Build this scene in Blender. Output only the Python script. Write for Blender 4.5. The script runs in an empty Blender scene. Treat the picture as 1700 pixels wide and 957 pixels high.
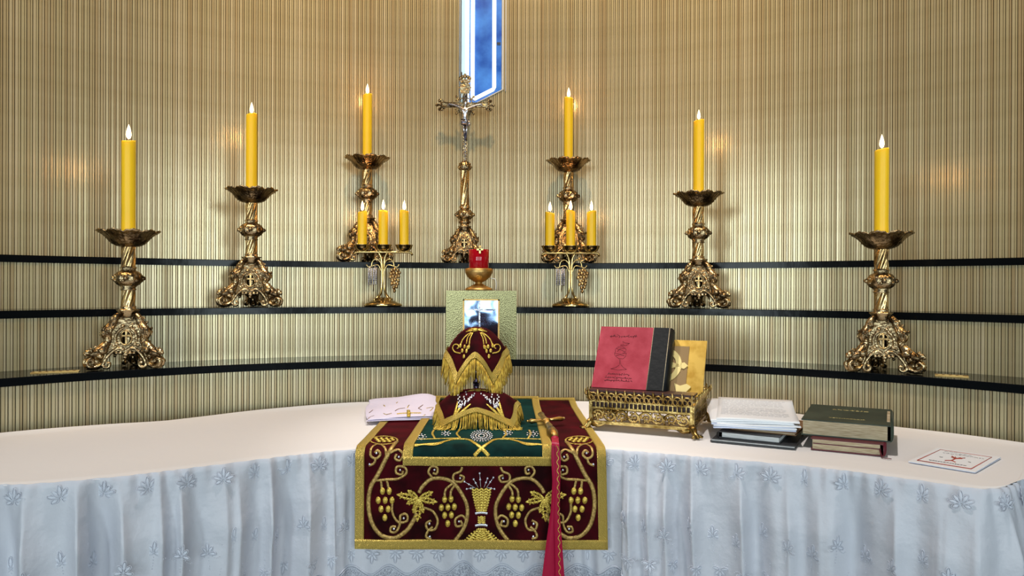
import bpy, bmesh, math, random
from mathutils import Vector, Matrix, noise
from mathutils.bvhtree import BVHTree
random.seed(7)
PI = math.pi
scene = bpy.context.scene
COL = scene.collection
# ---------------------------------------------------------------- camera
EYE = 1.45                       # camera height
FPX = 1228.0                     # focal length in pixels of the 1700 px frame
cam_d = bpy.data.cameras.new('camera'); cam = bpy.data.objects.new('camera', cam_d); COL.objects.link(cam)
cam_d.sensor_width = 36.0; cam_d.lens = FPX / 1700 * 36.0; cam_d.clip_start = 0.05
CROT = Matrix.Rotation(PI/2 - 0.00147, 3, 'X') @ Matrix.Rotation(0.00366, 3, 'Z')
cam.location = (0, 0, EYE); cam.rotation_euler = CROT.to_euler()
scene.camera = cam
# ---------------------------------------------------------------- world and lights
W = bpy.data.worlds.new('world'); scene.world = W; W.use_nodes = True
W.node_tree.nodes['Background'].inputs[0].default_value = (0.80, 0.78, 0.74, 1)
W.node_tree.nodes['Background'].inputs[1].default_value = 0.09
def area(name, loc, target, sx, sy, power, col):
    d = bpy.data.lights.new(name, 'AREA'); d.shape = 'RECTANGLE'; d.size = sx; d.size_y = sy; d.energy = power; d.color = col
    o = bpy.data.objects.new(name, d); COL.objects.link(o); o.location = loc
    o.rotation_euler = (Vector(target) - Vector(loc)).to_track_quat('-Z', 'Y').to_euler(); return o
def spot(name, loc, target, power, col, ang, blend=0.6, rad=0.06):
    d = bpy.data.lights.new(name, 'SPOT'); d.energy = power; d.color = col; d.spot_size = ang; d.spot_blend = blend; d.shadow_soft_size = rad
    o = bpy.data.objects.new(name, d); COL.objects.link(o); o.location = loc
    o.rotation_euler = (Vector(target) - Vector(loc)).to_track_quat('-Z', 'Y').to_euler(); return o
# daylight through the windows in the rear of the church, behind the camera
for wx, wp in ((-3.6, 96), (-1.8, 50), (0.0, 36), (1.8, 50), (3.6, 96)):
    area('rear_window_daylight', (wx, -4.2, 1.95), (wx*0.2, 3.0, 1.5), 1.0, 2.3, wp, (0.82, 0.96, 1.0))
# warm ceiling downlights over the altar
WARM = (1.0, 0.93, 0.87)
spot('altar_downlight', (-0.75, 1.95, 4.3), (-0.55, 2.30, 0.95), 240, WARM, 0.80)
spot('altar_downlight', (0.45, 1.95, 4.3), (0.55, 2.30, 0.95), 240, WARM, 0.80)
# warm wall-washers on the ceiling
for wx in (-1.9, 0.0, 1.9):
    spot('wall_washer', (wx*0.7-0.05, 0.3, 5.7), (wx*1.05-0.05, 3.5-0.22*wx*wx, 2.95), 700, (1.0, 0.66, 0.32), 0.80, 0.9, 0.12)
scene.view_settings.view_transform = 'Standard'; scene.view_settings.look = 'None'
scene.view_settings.gamma = 1.0; scene.view_settings.use_curve_mapping = False
scene.view_settings.exposure = 0.0
# ---------------------------------------------------------------- projection helpers (photo pixel -> point in the room)
CPOS = Vector((0, 0, EYE))
def ray(px, py): return (CROT @ Vector(((px-850)/FPX, -(py-478.5)/FPX, -1))).normalized()
def on_z(px, py, z):
    d = ray(px, py); return CPOS + d*((z-EYE)/d.z)
def on_y(px, py, y):
    d = ray(px, py); return CPOS + d*(y/d.y)
# ---------------------------------------------------------------- room geometry constants
CC = Vector((-0.051, 0.872))     # centre of the curved wall
R1 = 2.128; TREAD = 0.222        # front edge of the lowest shelf, depth of each shelf
R2 = R1+TREAD; R3 = R2+TREAD; R4 = R3+TREAD
Z1 = EYE-0.2944; Z2 = EYE-0.0875; Z3 = EYE+0.1118; TH = 0.0272
ZT = EYE-0.464                   # altar top
def polar(R, a): return Vector((CC.x + R*math.sin(a), CC.y + R*math.cos(a)))
def on_arc(px, R):
    d = ray(px, 478); dx, dy = d.x, d.y
    a = dx*dx+dy*dy; b = -2*(dx*CC.x+dy*CC.y); c = CC.length_squared-R*R
    t = (-b+math.sqrt(b*b-4*a*c))/(2*a); return Vector((dx*t, dy*t))
# ---------------------------------------------------------------- materials
def mat(name, color=(0.8, 0.8, 0.8), rough=0.5, metal=0.0, **kw):
    m = bpy.data.materials.new(name); m.use_nodes = True
    b = m.node_tree.nodes['Principled BSDF']
    b.inputs['Base Color'].default_value = (*color, 1); b.inputs['Roughness'].default_value = rough; b.inputs['Metallic'].default_value = metal
    for k, v in kw.items(): b.inputs[k.replace('_', ' ')].default_value = v
    return m
def nodes(m): return m.node_tree.nodes, m.node_tree.links, m.node_tree.nodes['Principled BSDF']
def coord(m, kind='Object'):
    n, l, b = nodes(m); t = n.new('ShaderNodeTexCoord'); return t.outputs[kind]
def add_noise_color(m, c1, c2, scale, detail=4, lo=0.35, hi=0.65, kind='Object', stretch=None):
    n, l, b = nodes(m); co = coord(m, kind)
    if stretch:
        mp = n.new('ShaderNodeMapping'); mp.inputs['Scale'].default_value = stretch; l.new(co, mp.inputs[0]); co = mp.outputs[0]
    t = n.new('ShaderNodeTexNoise'); t.inputs['Scale'].default_value = scale; t.inputs['Detail'].default_value = detail; l.new(co, t.inputs['Vector'])
    r = n.new('ShaderNodeValToRGB'); r.color_ramp.elements[0].position = lo; r.color_ramp.elements[1].position = hi
    r.color_ramp.elements[0].color = (*c1, 1); r.color_ramp.elements[1].color = (*c2, 1)
    l.new(t.outputs['Fac'], r.inputs[0]); l.new(r.outputs[0], b.inputs['Base Color']); return r
def add_bump(m, tex, scale, strength, dist=0.002, **kw):
    n, l, b = nodes(m); t = n.new(tex)
    l.new(coord(m), t.inputs['Vector']); t.inputs['Scale'].default_value = scale
    for k, v in kw.items():
        if hasattr(t, k): setattr(t, k, v)
        else: t.inputs[k].default_value = v
    bp = n.new('ShaderNodeBump'); bp.inputs['Strength'].default_value = strength; bp.inputs['Distance'].default_value = dist
    out = t.outputs['Distance'] if tex == 'ShaderNodeTexVoronoi' else t.outputs['Fac']
    l.new(out, bp.inputs['Height']); l.new(bp.outputs[0], b.inputs['Normal']); return t
M = {}
m = M['slat'] = mat('champagne_metal_slat', (0.56, 0.47, 0.30), 0.25, 0.38)
n, l, b = nodes(m); oi = n.new('ShaderNodeObjectInfo'); r = n.new('ShaderNodeValToRGB')
r.color_ramp.elements[0].color = (0.46, 0.37, 0.215, 1); r.color_ramp.elements[1].color = (0.60, 0.53, 0.355, 1); e_ = r.color_ramp.elements.new(0.5); e_.color = (0.52, 0.465, 0.285, 1)
l.new(oi.outputs['Random'], r.inputs[0])
t = n.new('ShaderNodeTexNoise'); t.inputs['Scale'].default_value = 9; t.inputs['Detail'].default_value = 5
l.new(coord(m), t.inputs['Vector']); mx = n.new('ShaderNodeMix'); mx.data_type = 'RGBA'; mx.blend_type = 'MULTIPLY'
rr = n.new('ShaderNodeValToRGB'); rr.color_ramp.elements[0].position = 0.3; rr.color_ramp.elements[0].color = (0.86, 0.84, 0.78, 1); rr.color_ramp.elements[1].position = 0.6
l.new(t.outputs['Fac'], rr.inputs[0]); mx.inputs['Factor'].default_value = 1.0
l.new(r.outputs[0], mx.inputs[6]); l.new(rr.outputs[0], mx.inputs[7]); l.new(mx.outputs[2], b.inputs['Base Color'])
M['groove'] = mat('groove_backing', (0.050, 0.032, 0.014), 0.8)
m = M['black'] = mat('black_lacquer', (0.003, 0.004, 0.005), 0.14, Specular_IOR_Level=0.10)
add_bump(m, 'ShaderNodeTexNoise', 14, 0.08, 0.01)
def brass(name, c1, c2, rough, bscale, bstr):
    m = mat(name, c2, rough, 1.0); add_noise_color(m, c1, c2, 22, 6, 0.36, 0.58)
    if bstr: add_bump(m, 'ShaderNodeTexNoise', bscale, bstr, 0.004, Detail=4.0)
    return m
M['brass_old'] = brass('antique_brass', (0.075, 0.048, 0.024), (0.52, 0.39, 0.22), 0.26, 0, 0)
add_bump(M['brass_old'], 'ShaderNodeTexNoise', 75, 0.55, 0.006, Detail=3.0)
M['brass_smooth'] = brass('worn_brass', (0.30, 0.18, 0.07), (0.68, 0.48, 0.23), 0.22, 60, 0.12)
M['brass_pol'] = brass('polished_brass', (0.50, 0.35, 0.13), (0.74, 0.57, 0.27), 0.18, 40, 0.05)
M['brass_stand'] = brass('gilt_bookstand', (0.20, 0.12, 0.03), (0.62, 0.44, 0.16), 0.32, 140, 0.4)
M['brass_dull'] = brass('dull_brass', (0.45, 0.26, 0.08), (0.62, 0.40, 0.14), 0.42, 40, 0.05)
M['gold_plate'] = brass('gold_plate', (0.55, 0.33, 0.06), (0.74, 0.50, 0.12), 0.36, 15, 0.08)
M['gold_etch'] = mat('etched_gold', (0.30, 0.19, 0.08), 0.6, 0.4)
M['gold_pale'] = mat('pale_gold', (0.90, 0.72, 0.30), 0.35, 0.45)
M['silver'] = brass('aged_silver', (0.11, 0.11, 0.17), (0.56, 0.54, 0.58), 0.25, 120, 0.3)
m = M['hammered'] = mat('hammered_metal', (0.25, 0.23, 0.115), 0.20, 1.0)
add_bump(m, 'ShaderNodeTexVoronoi', 240, 0.15, 0.003)
M['chalice_dark'] = mat('dark_silver', (0.10, 0.08, 0.13), 0.22, 0.9)
m = M['mirror'] = mat('mirror_steel', (0.34, 0.50, 0.82), 0.08, 1.0); add_bump(m, 'ShaderNodeTexNoise', 9, 0.13, 0.03, Detail=1.5)
m = M['wax'] = mat('yellow_wax', (0.82, 0.56, 0.012), 0.42)
b = nodes(m)[2]; b.inputs['Subsurface Weight'].default_value = 0.25; b.inputs['Subsurface Radius'].default_value = (0.02, 0.012, 0.003); b.inputs['Subsurface Scale'].default_value = 0.6
M['wick'] = mat('burnt_wick', (0.02, 0.015, 0.01), 0.9)
m = M['flame'] = mat('flame', (1, 0.8, 0.5), 0.5); b = nodes(m)[2]
b.inputs['Emission Color'].default_value = (1.0, 0.66, 0.34, 1); b.inputs['Emission Strength'].default_value = 6.0
def velvet(name, c1, c2, sheen):
    m = mat(name, c2, 0.85); add_noise_color(m, c1, c2, 16, 5, 0.35, 0.7); b = nodes(m)[2]
    b.inputs['Sheen Weight'].default_value = 0.42; b.inputs['Sheen Roughness'].default_value = 0.3; b.inputs['Specular IOR Level'].default_value = 0.1; b.inputs['Sheen Tint'].default_value = (*sheen, 1); return m
M['velvet_red'] = velvet('burgundy_velvet', (0.012, 0.0004, 0.001), (0.056, 0.001, 0.004), (0.55, 0.03, 0.05))
M['velvet_green'] = velvet('green_velvet', (0.001, 0.010, 0.009), (0.003, 0.030, 0.026), (0.04, 0.30, 0.24))
m = M['gold_braid'] = mat('gold_braid', (0.62, 0.43, 0.08), 0.42, 0.55)
t = add_bump(m, 'ShaderNodeTexWave', 150, 0.7, 0.003, wave_type='BANDS', bands_direction='DIAGONAL', Distortion=3.0)
n, l, b = nodes(m); r = n.new('ShaderNodeValToRGB'); r.color_ramp.elements[0].color = (0.40, 0.27, 0.045, 1); r.color_ramp.elements[1].color = (0.82, 0.61, 0.15, 1)
l.new(t.outputs['Fac'], r.inputs[0]); l.new(r.outputs[0], b.inputs['Base Color'])
m = M['gold_thread'] = mat('gold_thread', (0.60, 0.38, 0.08), 0.42, 0.5); add_noise_color(m, (0.26, 0.15, 0.04), (0.55, 0.37, 0.11), 180, 2); add_bump(m, 'ShaderNodeTexNoise', 500, 0.6, 0.001)
m = M['gold_bright'] = mat('bright_gold_thread', (0.78, 0.56, 0.09), 0.38, 0.55); add_noise_color(m, (0.42, 0.26, 0.03), (0.86, 0.65, 0.13), 260, 2); add_bump(m, 'ShaderNodeTexNoise', 600, 0.6, 0.001)
m = M['fringe'] = mat('yellow_fringe', (0.70, 0.46, 0.05), 0.5, 0.25); add_noise_color(m, (0.48, 0.28, 0.025), (0.80, 0.58, 0.09), 90, 2)
M['silver_bead'] = mat('silver_bead', (0.72, 0.72, 0.80), 0.25, 0.7)
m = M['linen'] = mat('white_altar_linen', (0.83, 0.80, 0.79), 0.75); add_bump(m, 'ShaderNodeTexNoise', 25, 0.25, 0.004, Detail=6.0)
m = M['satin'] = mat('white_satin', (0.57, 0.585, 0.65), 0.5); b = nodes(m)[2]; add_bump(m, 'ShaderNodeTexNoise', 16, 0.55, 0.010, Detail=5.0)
M['satin_thread'] = mat('white_embroidery', (0.60, 0.63, 0.72), 0.4)
m = M['lace'] = mat('lace_ground', (0.36, 0.39, 0.47), 0.7); add_noise_color(m, (0.22, 0.24, 0.30), (0.55, 0.58, 0.66), 320, 1)
m = M['lilac'] = mat('lilac_white_cotton', (0.72, 0.66, 0.80), 0.8); add_bump(m, 'ShaderNodeTexNoise', 40, 0.3, 0.004, Detail=5.0)
M['altar_body'] = mat('altar_body', (0.6, 0.58, 0.54), 0.7)
m = M['floor'] = mat('stone_floor', (0.32, 0.28, 0.23), 0.35); add_noise_color(m, (0.27, 0.23, 0.19), (0.37, 0.33, 0.28), 3)
m = M['redglass'] = mat('red_glass', (0.62, 0.004, 0.018), 0.06); b = nodes(m)[2]; b.inputs['Transmission Weight'].default_value = 0.55; b.inputs['IOR'].default_value = 1.45
m = M['book_red'] = mat('red_leather', (0.40, 0.035, 0.055), 0.5, Specular_IOR_Level=0.2); add_noise_color(m, (0.33, 0.022, 0.040), (0.44, 0.05, 0.075), 18, 6); add_bump(m, 'ShaderNodeTexNoise', 220, 0.2, 0.001)
m = M['book_black'] = mat('black_leather', (0.008, 0.009, 0.010), 0.5, Specular_IOR_Level=0.2); add_bump(m, 'ShaderNodeTexNoise', 60, 0.5, 0.002, Detail=6.0)
m = M['press'] = mat('pressed_ink', (0.13, 0.008, 0.015), 0.6)
m = M['pages'] = mat('aged_pages', (0.52, 0.42, 0.27), 0.8); add_noise_color(m, (0.34, 0.25, 0.14), (0.60, 0.50, 0.34), 30, 3, stretch=(1, 1, 25))
m = M['pages_white'] = mat('page_edges', (0.70, 0.72, 0.72), 0.8); add_noise_color(m, (0.50, 0.52, 0.52), (0.75, 0.76, 0.76), 30, 3, stretch=(1, 1, 30))
m = M['cloth_green'] = mat('green_bookcloth', (0.020, 0.034, 0.022), 0.6); add_noise_color(m, (0.013, 0.024, 0.016), (0.034, 0.050, 0.033), 12, 5)
M['maroon'] = mat('maroon_binding', (0.10, 0.006, 0.014), 0.5)
M['dark_cover'] = mat('dark_cover', (0.025, 0.025, 0.028), 0.45)
M['brown_cover'] = mat('brown_cover', (0.22, 0.11, 0.045), 0.6)
M['dark_wood'] = mat('dark_wood', (0.045, 0.012, 0.008), 0.5)
m = M['paper'] = mat('white_paper', (0.86, 0.86, 0.88), 0.8)
M['paper_blue'] = mat('bluish_paper', (0.62, 0.67, 0.82), 0.8)
M['ink'] = mat('grey_print', (0.48, 0.47, 0.49), 0.8); M['ink_red'] = mat('red_print', (0.42, 0.06, 0.03), 0.8); M['ink_dark'] = mat('black_print', (0.03, 0.03, 0.04), 0.8)
M['ink_gold'] = mat('gilt_print', (0.50, 0.40, 0.16), 0.45, 0.5)
m = M['ribbon'] = mat('crimson_satin_ribbon', (0.36, 0.004, 0.038), 0.4, Specular_IOR_Level=0.25)
M['white_paint'] = mat('white_frame', (0.75, 0.77, 0.78), 0.4)
m = M['reveal'] = mat('window_reveal', (0.60, 0.78, 0.82), 0.5)
m = M['tube'] = mat('neon_tube', (0.9, 0.95, 1.0), 0.4); b = nodes(m)[2]; b.inputs['Emission Color'].default_value = (0.78, 0.92, 1.0, 1); b.inputs['Emission Strength'].default_value = 2.6
m = M['blue_pane'] = mat('blue_pane', (0.03, 0.11, 0.36), 0.25); n, l, b = nodes(m)
t = n.new('ShaderNodeTexNoise'); t.inputs['Scale'].default_value = 9; t.inputs['Detail'].default_value = 7; l.new(coord(m), t.inputs['Vector'])
r = n.new('ShaderNodeValToRGB'); r.color_ramp.elements[0].position = 0.3; r.color_ramp.elements[1].position = 0.75
r.color_ramp.elements[0].color = (0.008, 0.05, 0.24, 1); r.color_ramp.elements[1].color = (0.06, 0.20, 0.52, 1)
l.new(t.outputs['Fac'], r.inputs[0]); l.new(r.outputs[0], b.inputs['Base Color']); l.new(r.outputs[0], b.inputs['Emission Color']); b.inputs['Emission Strength'].default_value = 0.22
# ---------------------------------------------------------------- mesh building
class MB:
    def __init__(s): s.v = []; s.f = []; s.sm = []
    def add(s, vs, fs, smooth=True):
        o = len(s.v); s.v += [Vector(p) for p in vs]; s.f += [tuple(i+o for i in f) for f in fs]; s.sm += [smooth]*len(fs); return s
    def box(s, c, d, rot=None):
        c = Vector(c); vs = []
        for z in (-1, 1):
            for x, y in ((-1, -1), (1, -1), (1, 1), (-1, 1)):
                p = Vector((x*d[0]/2, y*d[1]/2, z*d[2]/2)); vs.append(c + (rot @ p if rot else p))
        return s.add(vs, [(3, 2, 1, 0), (4, 5, 6, 7), (0, 1, 5, 4), (1, 2, 6, 5), (2, 3, 7, 6), (3, 0, 4, 7)], False)
    def lathe(s, prof, seg=24, c=(0, 0, 0), mod=None, cap=True):
        c = Vector(c); vs = []; n = len(prof)
        for r, z in prof:
            for k in range(seg):
                a = 2*PI*k/seg; rr, zz = (r, z) if mod is None else mod(r, z, a)
                vs.append(c + Vector((rr*math.cos(a), rr*math.sin(a), zz)))
        fs = [(i*seg+k, i*seg+(k+1) % seg, (i+1)*seg+(k+1) % seg, (i+1)*seg+k) for i in range(n-1) for k in range(seg)]
        if cap: fs += [tuple(range(seg-1, -1, -1)), tuple(range((n-1)*seg, n*seg))]
        return s.add(vs, fs)
    def tube(s, pts, rad, seg=6, flat=None, up=None):
        pts = [Vector(p) for p in pts]; n = len(pts); rad = rad if isinstance(rad, (list, tuple)) else [rad]*n
        vs = []; prev = None
        for i, p in enumerate(pts):
            t = (pts[min(i+1, n-1)]-pts[max(i-1, 0)])
            t = t.normalized() if t.length > 1e-9 else Vector((0, 0, 1))
            if up is not None: a = Vector(up[i] if isinstance(up, list) else up)
            else: a = prev if prev is not None else (Vector((0, 0, 1)) if abs(t.z) < 0.9 else Vector((1, 0, 0)))
            a = a - t*a.dot(t)
            if a.length < 1e-6: a = t.orthogonal()
            a.normalize(); prev = a; b = t.cross(a); fl = 1.0 if flat is None else flat
            for k in range(seg):
                w = 2*PI*k/seg; vs.append(p + (a*math.sin(w)*fl + b*math.cos(w))*rad[i])
        fs = [(i*seg+k, i*seg+(k+1) % seg, (i+1)*seg+(k+1) % seg, (i+1)*seg+k) for i in range(n-1) for k in range(seg)]
        fs += [tuple(range(seg-1, -1, -1)), tuple(range((n-1)*seg, n*seg))]
        return s.add(vs, fs)
    def ball(s, c, r, seg=10, rings=7, rot=None, rough=0.0):
        c = Vector(c); r = r if isinstance(r, (tuple, list)) else (r, r, r); vs = []
        for i in range(rings+1):
            ph = PI*i/rings
            for k in range(seg):
                a = 2*PI*k/seg; p = Vector((r[0]*math.sin(ph)*math.cos(a), r[1]*math.sin(ph)*math.sin(a), r[2]*math.cos(ph)))
                if rough: p *= 1 + rough*noise.noise((c+p)*90)
                vs.append(c + (rot @ p if rot else p))
        fs = [((i+1)*seg+k, (i+1)*seg+(k+1) % seg, i*seg+(k+1) % seg, i*seg+k) for i in range(rings) for k in range(seg)]
        return s.add(vs, fs)
    def grid(s, fn, nu, nv, smooth=True, closed=False):
        vs = [fn(i/nu, j/nv) for j in range(nv+1) for i in range(nu+1 if not closed else nu)]; w = nu+1 if not closed else nu
        fs = [(j*w+i, j*w+(i+1) % w, (j+1)*w+(i+1) % w, (j+1)*w+i) for j in range(nv) for i in range(nu)]
        return s.add(vs, fs, smooth)
    def plate(s, outer, holes, th, tf=lambda p: p):
        """flat plate in (x, z) with holes; front at y=0, back at y=th; tf maps each point"""
        bm = bmesh.new()
        for loop in [outer]+holes:
            vs = [bm.verts.new((x, 0, z)) for x, z in loop]
            for i in range(len(vs)): bm.edges.new((vs[i], vs[(i+1) % len(vs)]))
        bmesh.ops.triangle_fill(bm, use_beauty=True, edges=bm.edges[:]); bm.verts.index_update()
        V = [v.co.copy() for v in bm.verts]; Fs = []
        for f in bm.faces:
            idx = [v.index for v in f.verts]
            if f.normal.y > 0: idx.reverse()
            Fs.append(tuple(idx))
        bm.free(); n = len(V); vs = [tf(p) for p in V]+[tf(p+Vector((0, th, 0))) for p in V]; fs = Fs+[tuple(i+n for i in reversed(f)) for f in Fs]; o = 0
        for loop in [outer]+holes:
            L = len(loop); fs += [(o+i, o+(i+1) % L, o+(i+1) % L+n, o+i+n) for i in range(L)]; o += L
        return s.add(vs, fs, False)
    def xf(s, mtx, start=0):
        for i in range(start, len(s.v)): s.v[i] = mtx @ s.v[i]
        return s
    def rough(s, amp, scale):
        for i, p in enumerate(s.v): s.v[i] = p + noise.noise_vector(p*scale)*amp
        return s
    def mesh(s, name, m):
        me = bpy.data.meshes.new(name); me.from_pydata([tuple(p) for p in s.v], [], s.f); me.polygons.foreach_set('use_smooth', s.sm)
        me.materials.append(M[m] if isinstance(m, str) else m)
        bm = bmesh.new(); bm.from_mesh(me); bmesh.ops.recalc_face_normals(bm, faces=bm.faces[:]); bm.to_mesh(me); bm.free()
        return me
    def build(s, name, m, parent=None, **kw): return link(name, s.mesh(name, m), parent, **kw)
    def bvh(s): return BVHTree.FromPolygons([tuple(p) for p in s.v], s.f)
def link(name, data, parent=None, loc=None, rotz=None, label=None, cat=None, group=None, kind=None):
    o = bpy.data.objects.new(name, data); COL.objects.link(o)
    if parent: o.parent = parent
    if loc is not None: o.location = loc
    if rotz is not None: o.rotation_euler = (0, 0, rotz)
    if label: o['label'] = label
    if cat: o['category'] = cat
    if group: o['group'] = group
    if kind: o['kind'] = kind
    return o
def thing(name, label, cat, loc=(0, 0, 0), rotz=0, group=None): return link(name, None, None, loc, rotz, label, cat, group)
def dup(root, loc, rotz, label, group=None):
    def cp(o, par):
        c = o.copy(); COL.objects.link(c)
        if par: c.parent = par
        for ch in [x for x in o.children]: cp(ch, c)
        return c
    r = cp(root, None); r.location = loc; r.rotation_euler = (0, 0, rotz); r['label'] = label
    if group: r['group'] = group
    return r
def cat_rom(pts, n=6):
    pts = [Vector(p) for p in pts]; out = []
    for i in range(len(pts)-1):
        p0 = pts[max(i-1, 0)]; p1 = pts[i]; p2 = pts[i+1]; p3 = pts[min(i+2, len(pts)-1)]
        for k in range(n):
            t = k/n; out.append(0.5*((2*p1)+(p2-p0)*t+(2*p0-5*p1+4*p2-p3)*t*t+(3*p1-p0-3*p2+p3)*t*t*t))
    return out+[pts[-1]]
def lerp_tab(tab, x):
    if x <= tab[0][0]: return tab[0][1]
    for (a, va), (b_, vb) in zip(tab, tab[1:]):
        if x <= b_: return va+(vb-va)*(x-a)/(b_-a)
    return tab[-1][1]
def ell(cx, cz, rx, rz, n=20): return [(cx+rx*math.cos(2*PI*k/n), cz+rz*math.sin(2*PI*k/n)) for k in range(n)]
# ================================================================ the setting
fl = MB(); fl.box((0, 0.4, -0.03), (9, 9.5, 0.06)); fl.build('floor', 'floor', kind='structure', label='plain stone floor below the altar')
AMAX = math.radians(57)
def arc_wall(R, z0, z1, m, name, seg=150, skip=None):
    b = MB()
    for k in range(seg):
        a0 = -AMAX+2*AMAX*k/seg; a1 = -AMAX+2*AMAX*(k+1)/seg
        zt = z1
        if skip: zt = skip((a0+a1)/2, z1)
        for rr in (R,):
            p = polar(R, a0); q = polar(R, a1); p2 = polar(R+0.03, a0); q2 = polar(R+0.03, a1)
            b.add([(*p, z0), (*q, z0), (*q, zt), (*p, zt), (*p2, z0), (*q2, z0), (*q2, zt), (*p2, zt)], [(0, 1, 2, 3), (3, 2, 6, 7), (5, 4, 7, 6)], False)
    return b.build(name, m, kind='structure')
# --- window slit geometry
WL = on_arc(762, R4); WR = on_arc(833, R4)
AW0 = math.atan2(WL.x-CC.x, WL.y-CC.y); AW1 = math.atan2(WR.x-CC.x, WR.y-CC.y)
ZW0 = on_y(768, 186, WL.y).z; ZW1 = on_y(833, 149, WR.y).z
def win_cut(a, z1):
    if AW0 < a < AW1: return ZW0+(ZW1-ZW0)*(a-AW0)/(AW1-AW0)
    return z1
ZTOP = 3.35
PITCH = 0.020
def slat_mesh(H, name, w):
    c = 0.0007; pr = [(-w/2, 0), (-w/2, 0.006-c), (-w/2+c, 0.006), (w/2-c, 0.006), (w/2, 0.006-c), (w/2, 0)]
    n = len(pr); vs = [(x, -y, 0) for x, y in pr]+[(x, -y, H) for x, y in pr]
    fs = [(i, i+1, i+1+n, i+n) for i in range(n-1)]+[tuple(range(n, 2*n))]
    b = MB(); b.add(vs, fs, False); return b.mesh(name, 'slat')
def slats(parent, R, z0, z1, skip=None):
    N = int(2*AMAX*R/PITCH)
    for nm, w, dx in (('wide_slat', 0.0098, -0.0042), ('narrow_slat', 0.0060, 0.0053)):
        me = slat_mesh(z1-z0, nm, w)
        for k in range(N):
            a = -AMAX+((k+0.5)*PITCH+dx)/R; p = polar(R-0.001, a); data = me
            if skip:
                zt = skip(a, z1)
                if zt < z1: data = slat_mesh(zt-z0, nm, w)
            link(nm, data, parent, (*p, z0), -a + random.uniform(-0.02, 0.02))
tiers = (('wall_lower_tier', R1+0.020, ZT-0.40, Z1-TH, 'lowest band of vertical beige slats between altar cloth and bottom shelf'),
         ('wall_middle_tier', R2+0.012, Z1-0.004, Z2-TH, 'band of pale vertical slats between the bottom and middle black shelves'),
         ('wall_upper_tier', R3+0.012, Z2-0.004, Z3-TH, 'band of pale vertical slats between the middle and top black shelves'),
         ('wall_back', R4+0.006, Z3-0.004, ZTOP, 'tall curved wall of vertical beige slats behind the candles'))
for nm, R, z0, z1, lb in tiers:
    sk = win_cut if nm == 'wall_back' else None
    w = arc_wall(R, z0, z1, 'groove', nm, 300, sk); w['label'] = lb
    slats(w, R, z0, z1, sk)
# --- shelves
def shelf(R, z, label, depth=TREAD+0.01):
    b = MB(); seg = 420; prof = [(R, z-TH), (R-0.0, z-0.002), (R+0.002, z), (R+depth, z), (R+depth, z-TH)]; n = len(prof); vs = []
    for k in range(seg+1):
        a = -AMAX+2*AMAX*k/seg
        for r_, z_ in prof: vs.append((*polar(r_, a), z_))
    fs = [(k*n+i, k*n+(i+1) % n, (k+1)*n+(i+1) % n, (k+1)*n+i) for k in range(seg) for i in range(n)]+[tuple(range(n)), tuple(range(seg*n, seg*n+n))]
    b.add(vs, fs, False); return b.build('shelf', 'black', label=label, cat='shelf', group='curved black shelves')
shelf(R1, Z1, 'lowest curved black shelf, carrying the outermost candlesticks and the tabernacle')
shelf(R2, Z2, 'middle curved black shelf, carrying the two three-candle candelabra')
shelf(R3, Z3, 'topmost curved black shelf, carrying the crucifix')
# --- window slit with lit edges
def wall_pt(a, d, z): return Vector((*polar(R4+d, a), z))
win = link('window_1', None, None, kind='structure', label='tall blue window slit with bright white lit edges and slanting sill')
def cutz(a, off=0): return ZW0+(ZW1-ZW0)*(a-AW0)/(AW1-AW0)+off
D = 0.13
b = MB()
AWB = AW0+(AW1-AW0)*0.20            # the left cheek is splayed
for a, a2 in ((AW0, AWB), (AW1, AW1)):
    b.add([wall_pt(a, -0.004, cutz(a)), wall_pt(a2, D, cutz(a2)), wall_pt(a2, D, ZTOP), wall_pt(a, -0.004, ZTOP)], [(0, 1, 2, 3)], False)
b.add([wall_pt(AW0, -0.004, cutz(AW0)), wall_pt(AW1, -0.004, cutz(AW1)), wall_pt(AW1, D, cutz(AW1)), wall_pt(AWB, D, cutz(AWB))], [(0, 1, 2, 3)], False)
b.build('window_reveal', 'reveal', win)
b = MB(); b.add([wall_pt(AWB, D-0.005, cutz(AWB)), wall_pt(AW1, D-0.005, cutz(AW1)), wall_pt(AW1, D-0.005, ZTOP), wall_pt(AWB, D-0.005, ZTOP)], [(0, 1, 2, 3)], False)
b.build('pane', 'blue_pane', win)
aw = (AW1-AW0)
b = MB(); r_ = 0.0095; ia = AW0+aw*0.30; ib = AW1-aw*0.20; dd = 0.085
b.tube([wall_pt(ia, dd, ZTOP), wall_pt(ia, dd, cutz(ia, 0.062)), wall_pt(ia+0.002, dd, cutz(ia, 0.052)), wall_pt(ib-0.002, dd, cutz(ib, 0.046)), wall_pt(ib, dd, cutz(ib, 0.056)), wall_pt(ib, dd, ZTOP)], r_, 8)
b.build('neon_tube', 'tube', win)
b = MB(); i2 = AW0+aw*0.19; b.tube([wall_pt(i2, 0.075, ZTOP), wall_pt(i2, 0.075, cutz(i2, 0.05))], 0.006, 8); b.build('neon_tube', 'tube', win)
b = MB(); e = 0.012/R4
b.tube([wall_pt(AW0-e*0.2, -0.006, ZTOP), wall_pt(AW0-e*0.2, -0.006, cutz(AW0)), wall_pt(AW1+e*0.2, -0.006, cutz(AW1)), wall_pt(AW1+e*0.2, -0.006, ZTOP)], 0.004, 4)
b.tube([wall_pt(AW1+e*1.3, -0.006, ZTOP), wall_pt(AW1+e*1.3, -0.006, cutz(AW1, -0.01))], 0.003, 4)
b.build('window_frame', 'white_paint', win)
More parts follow.
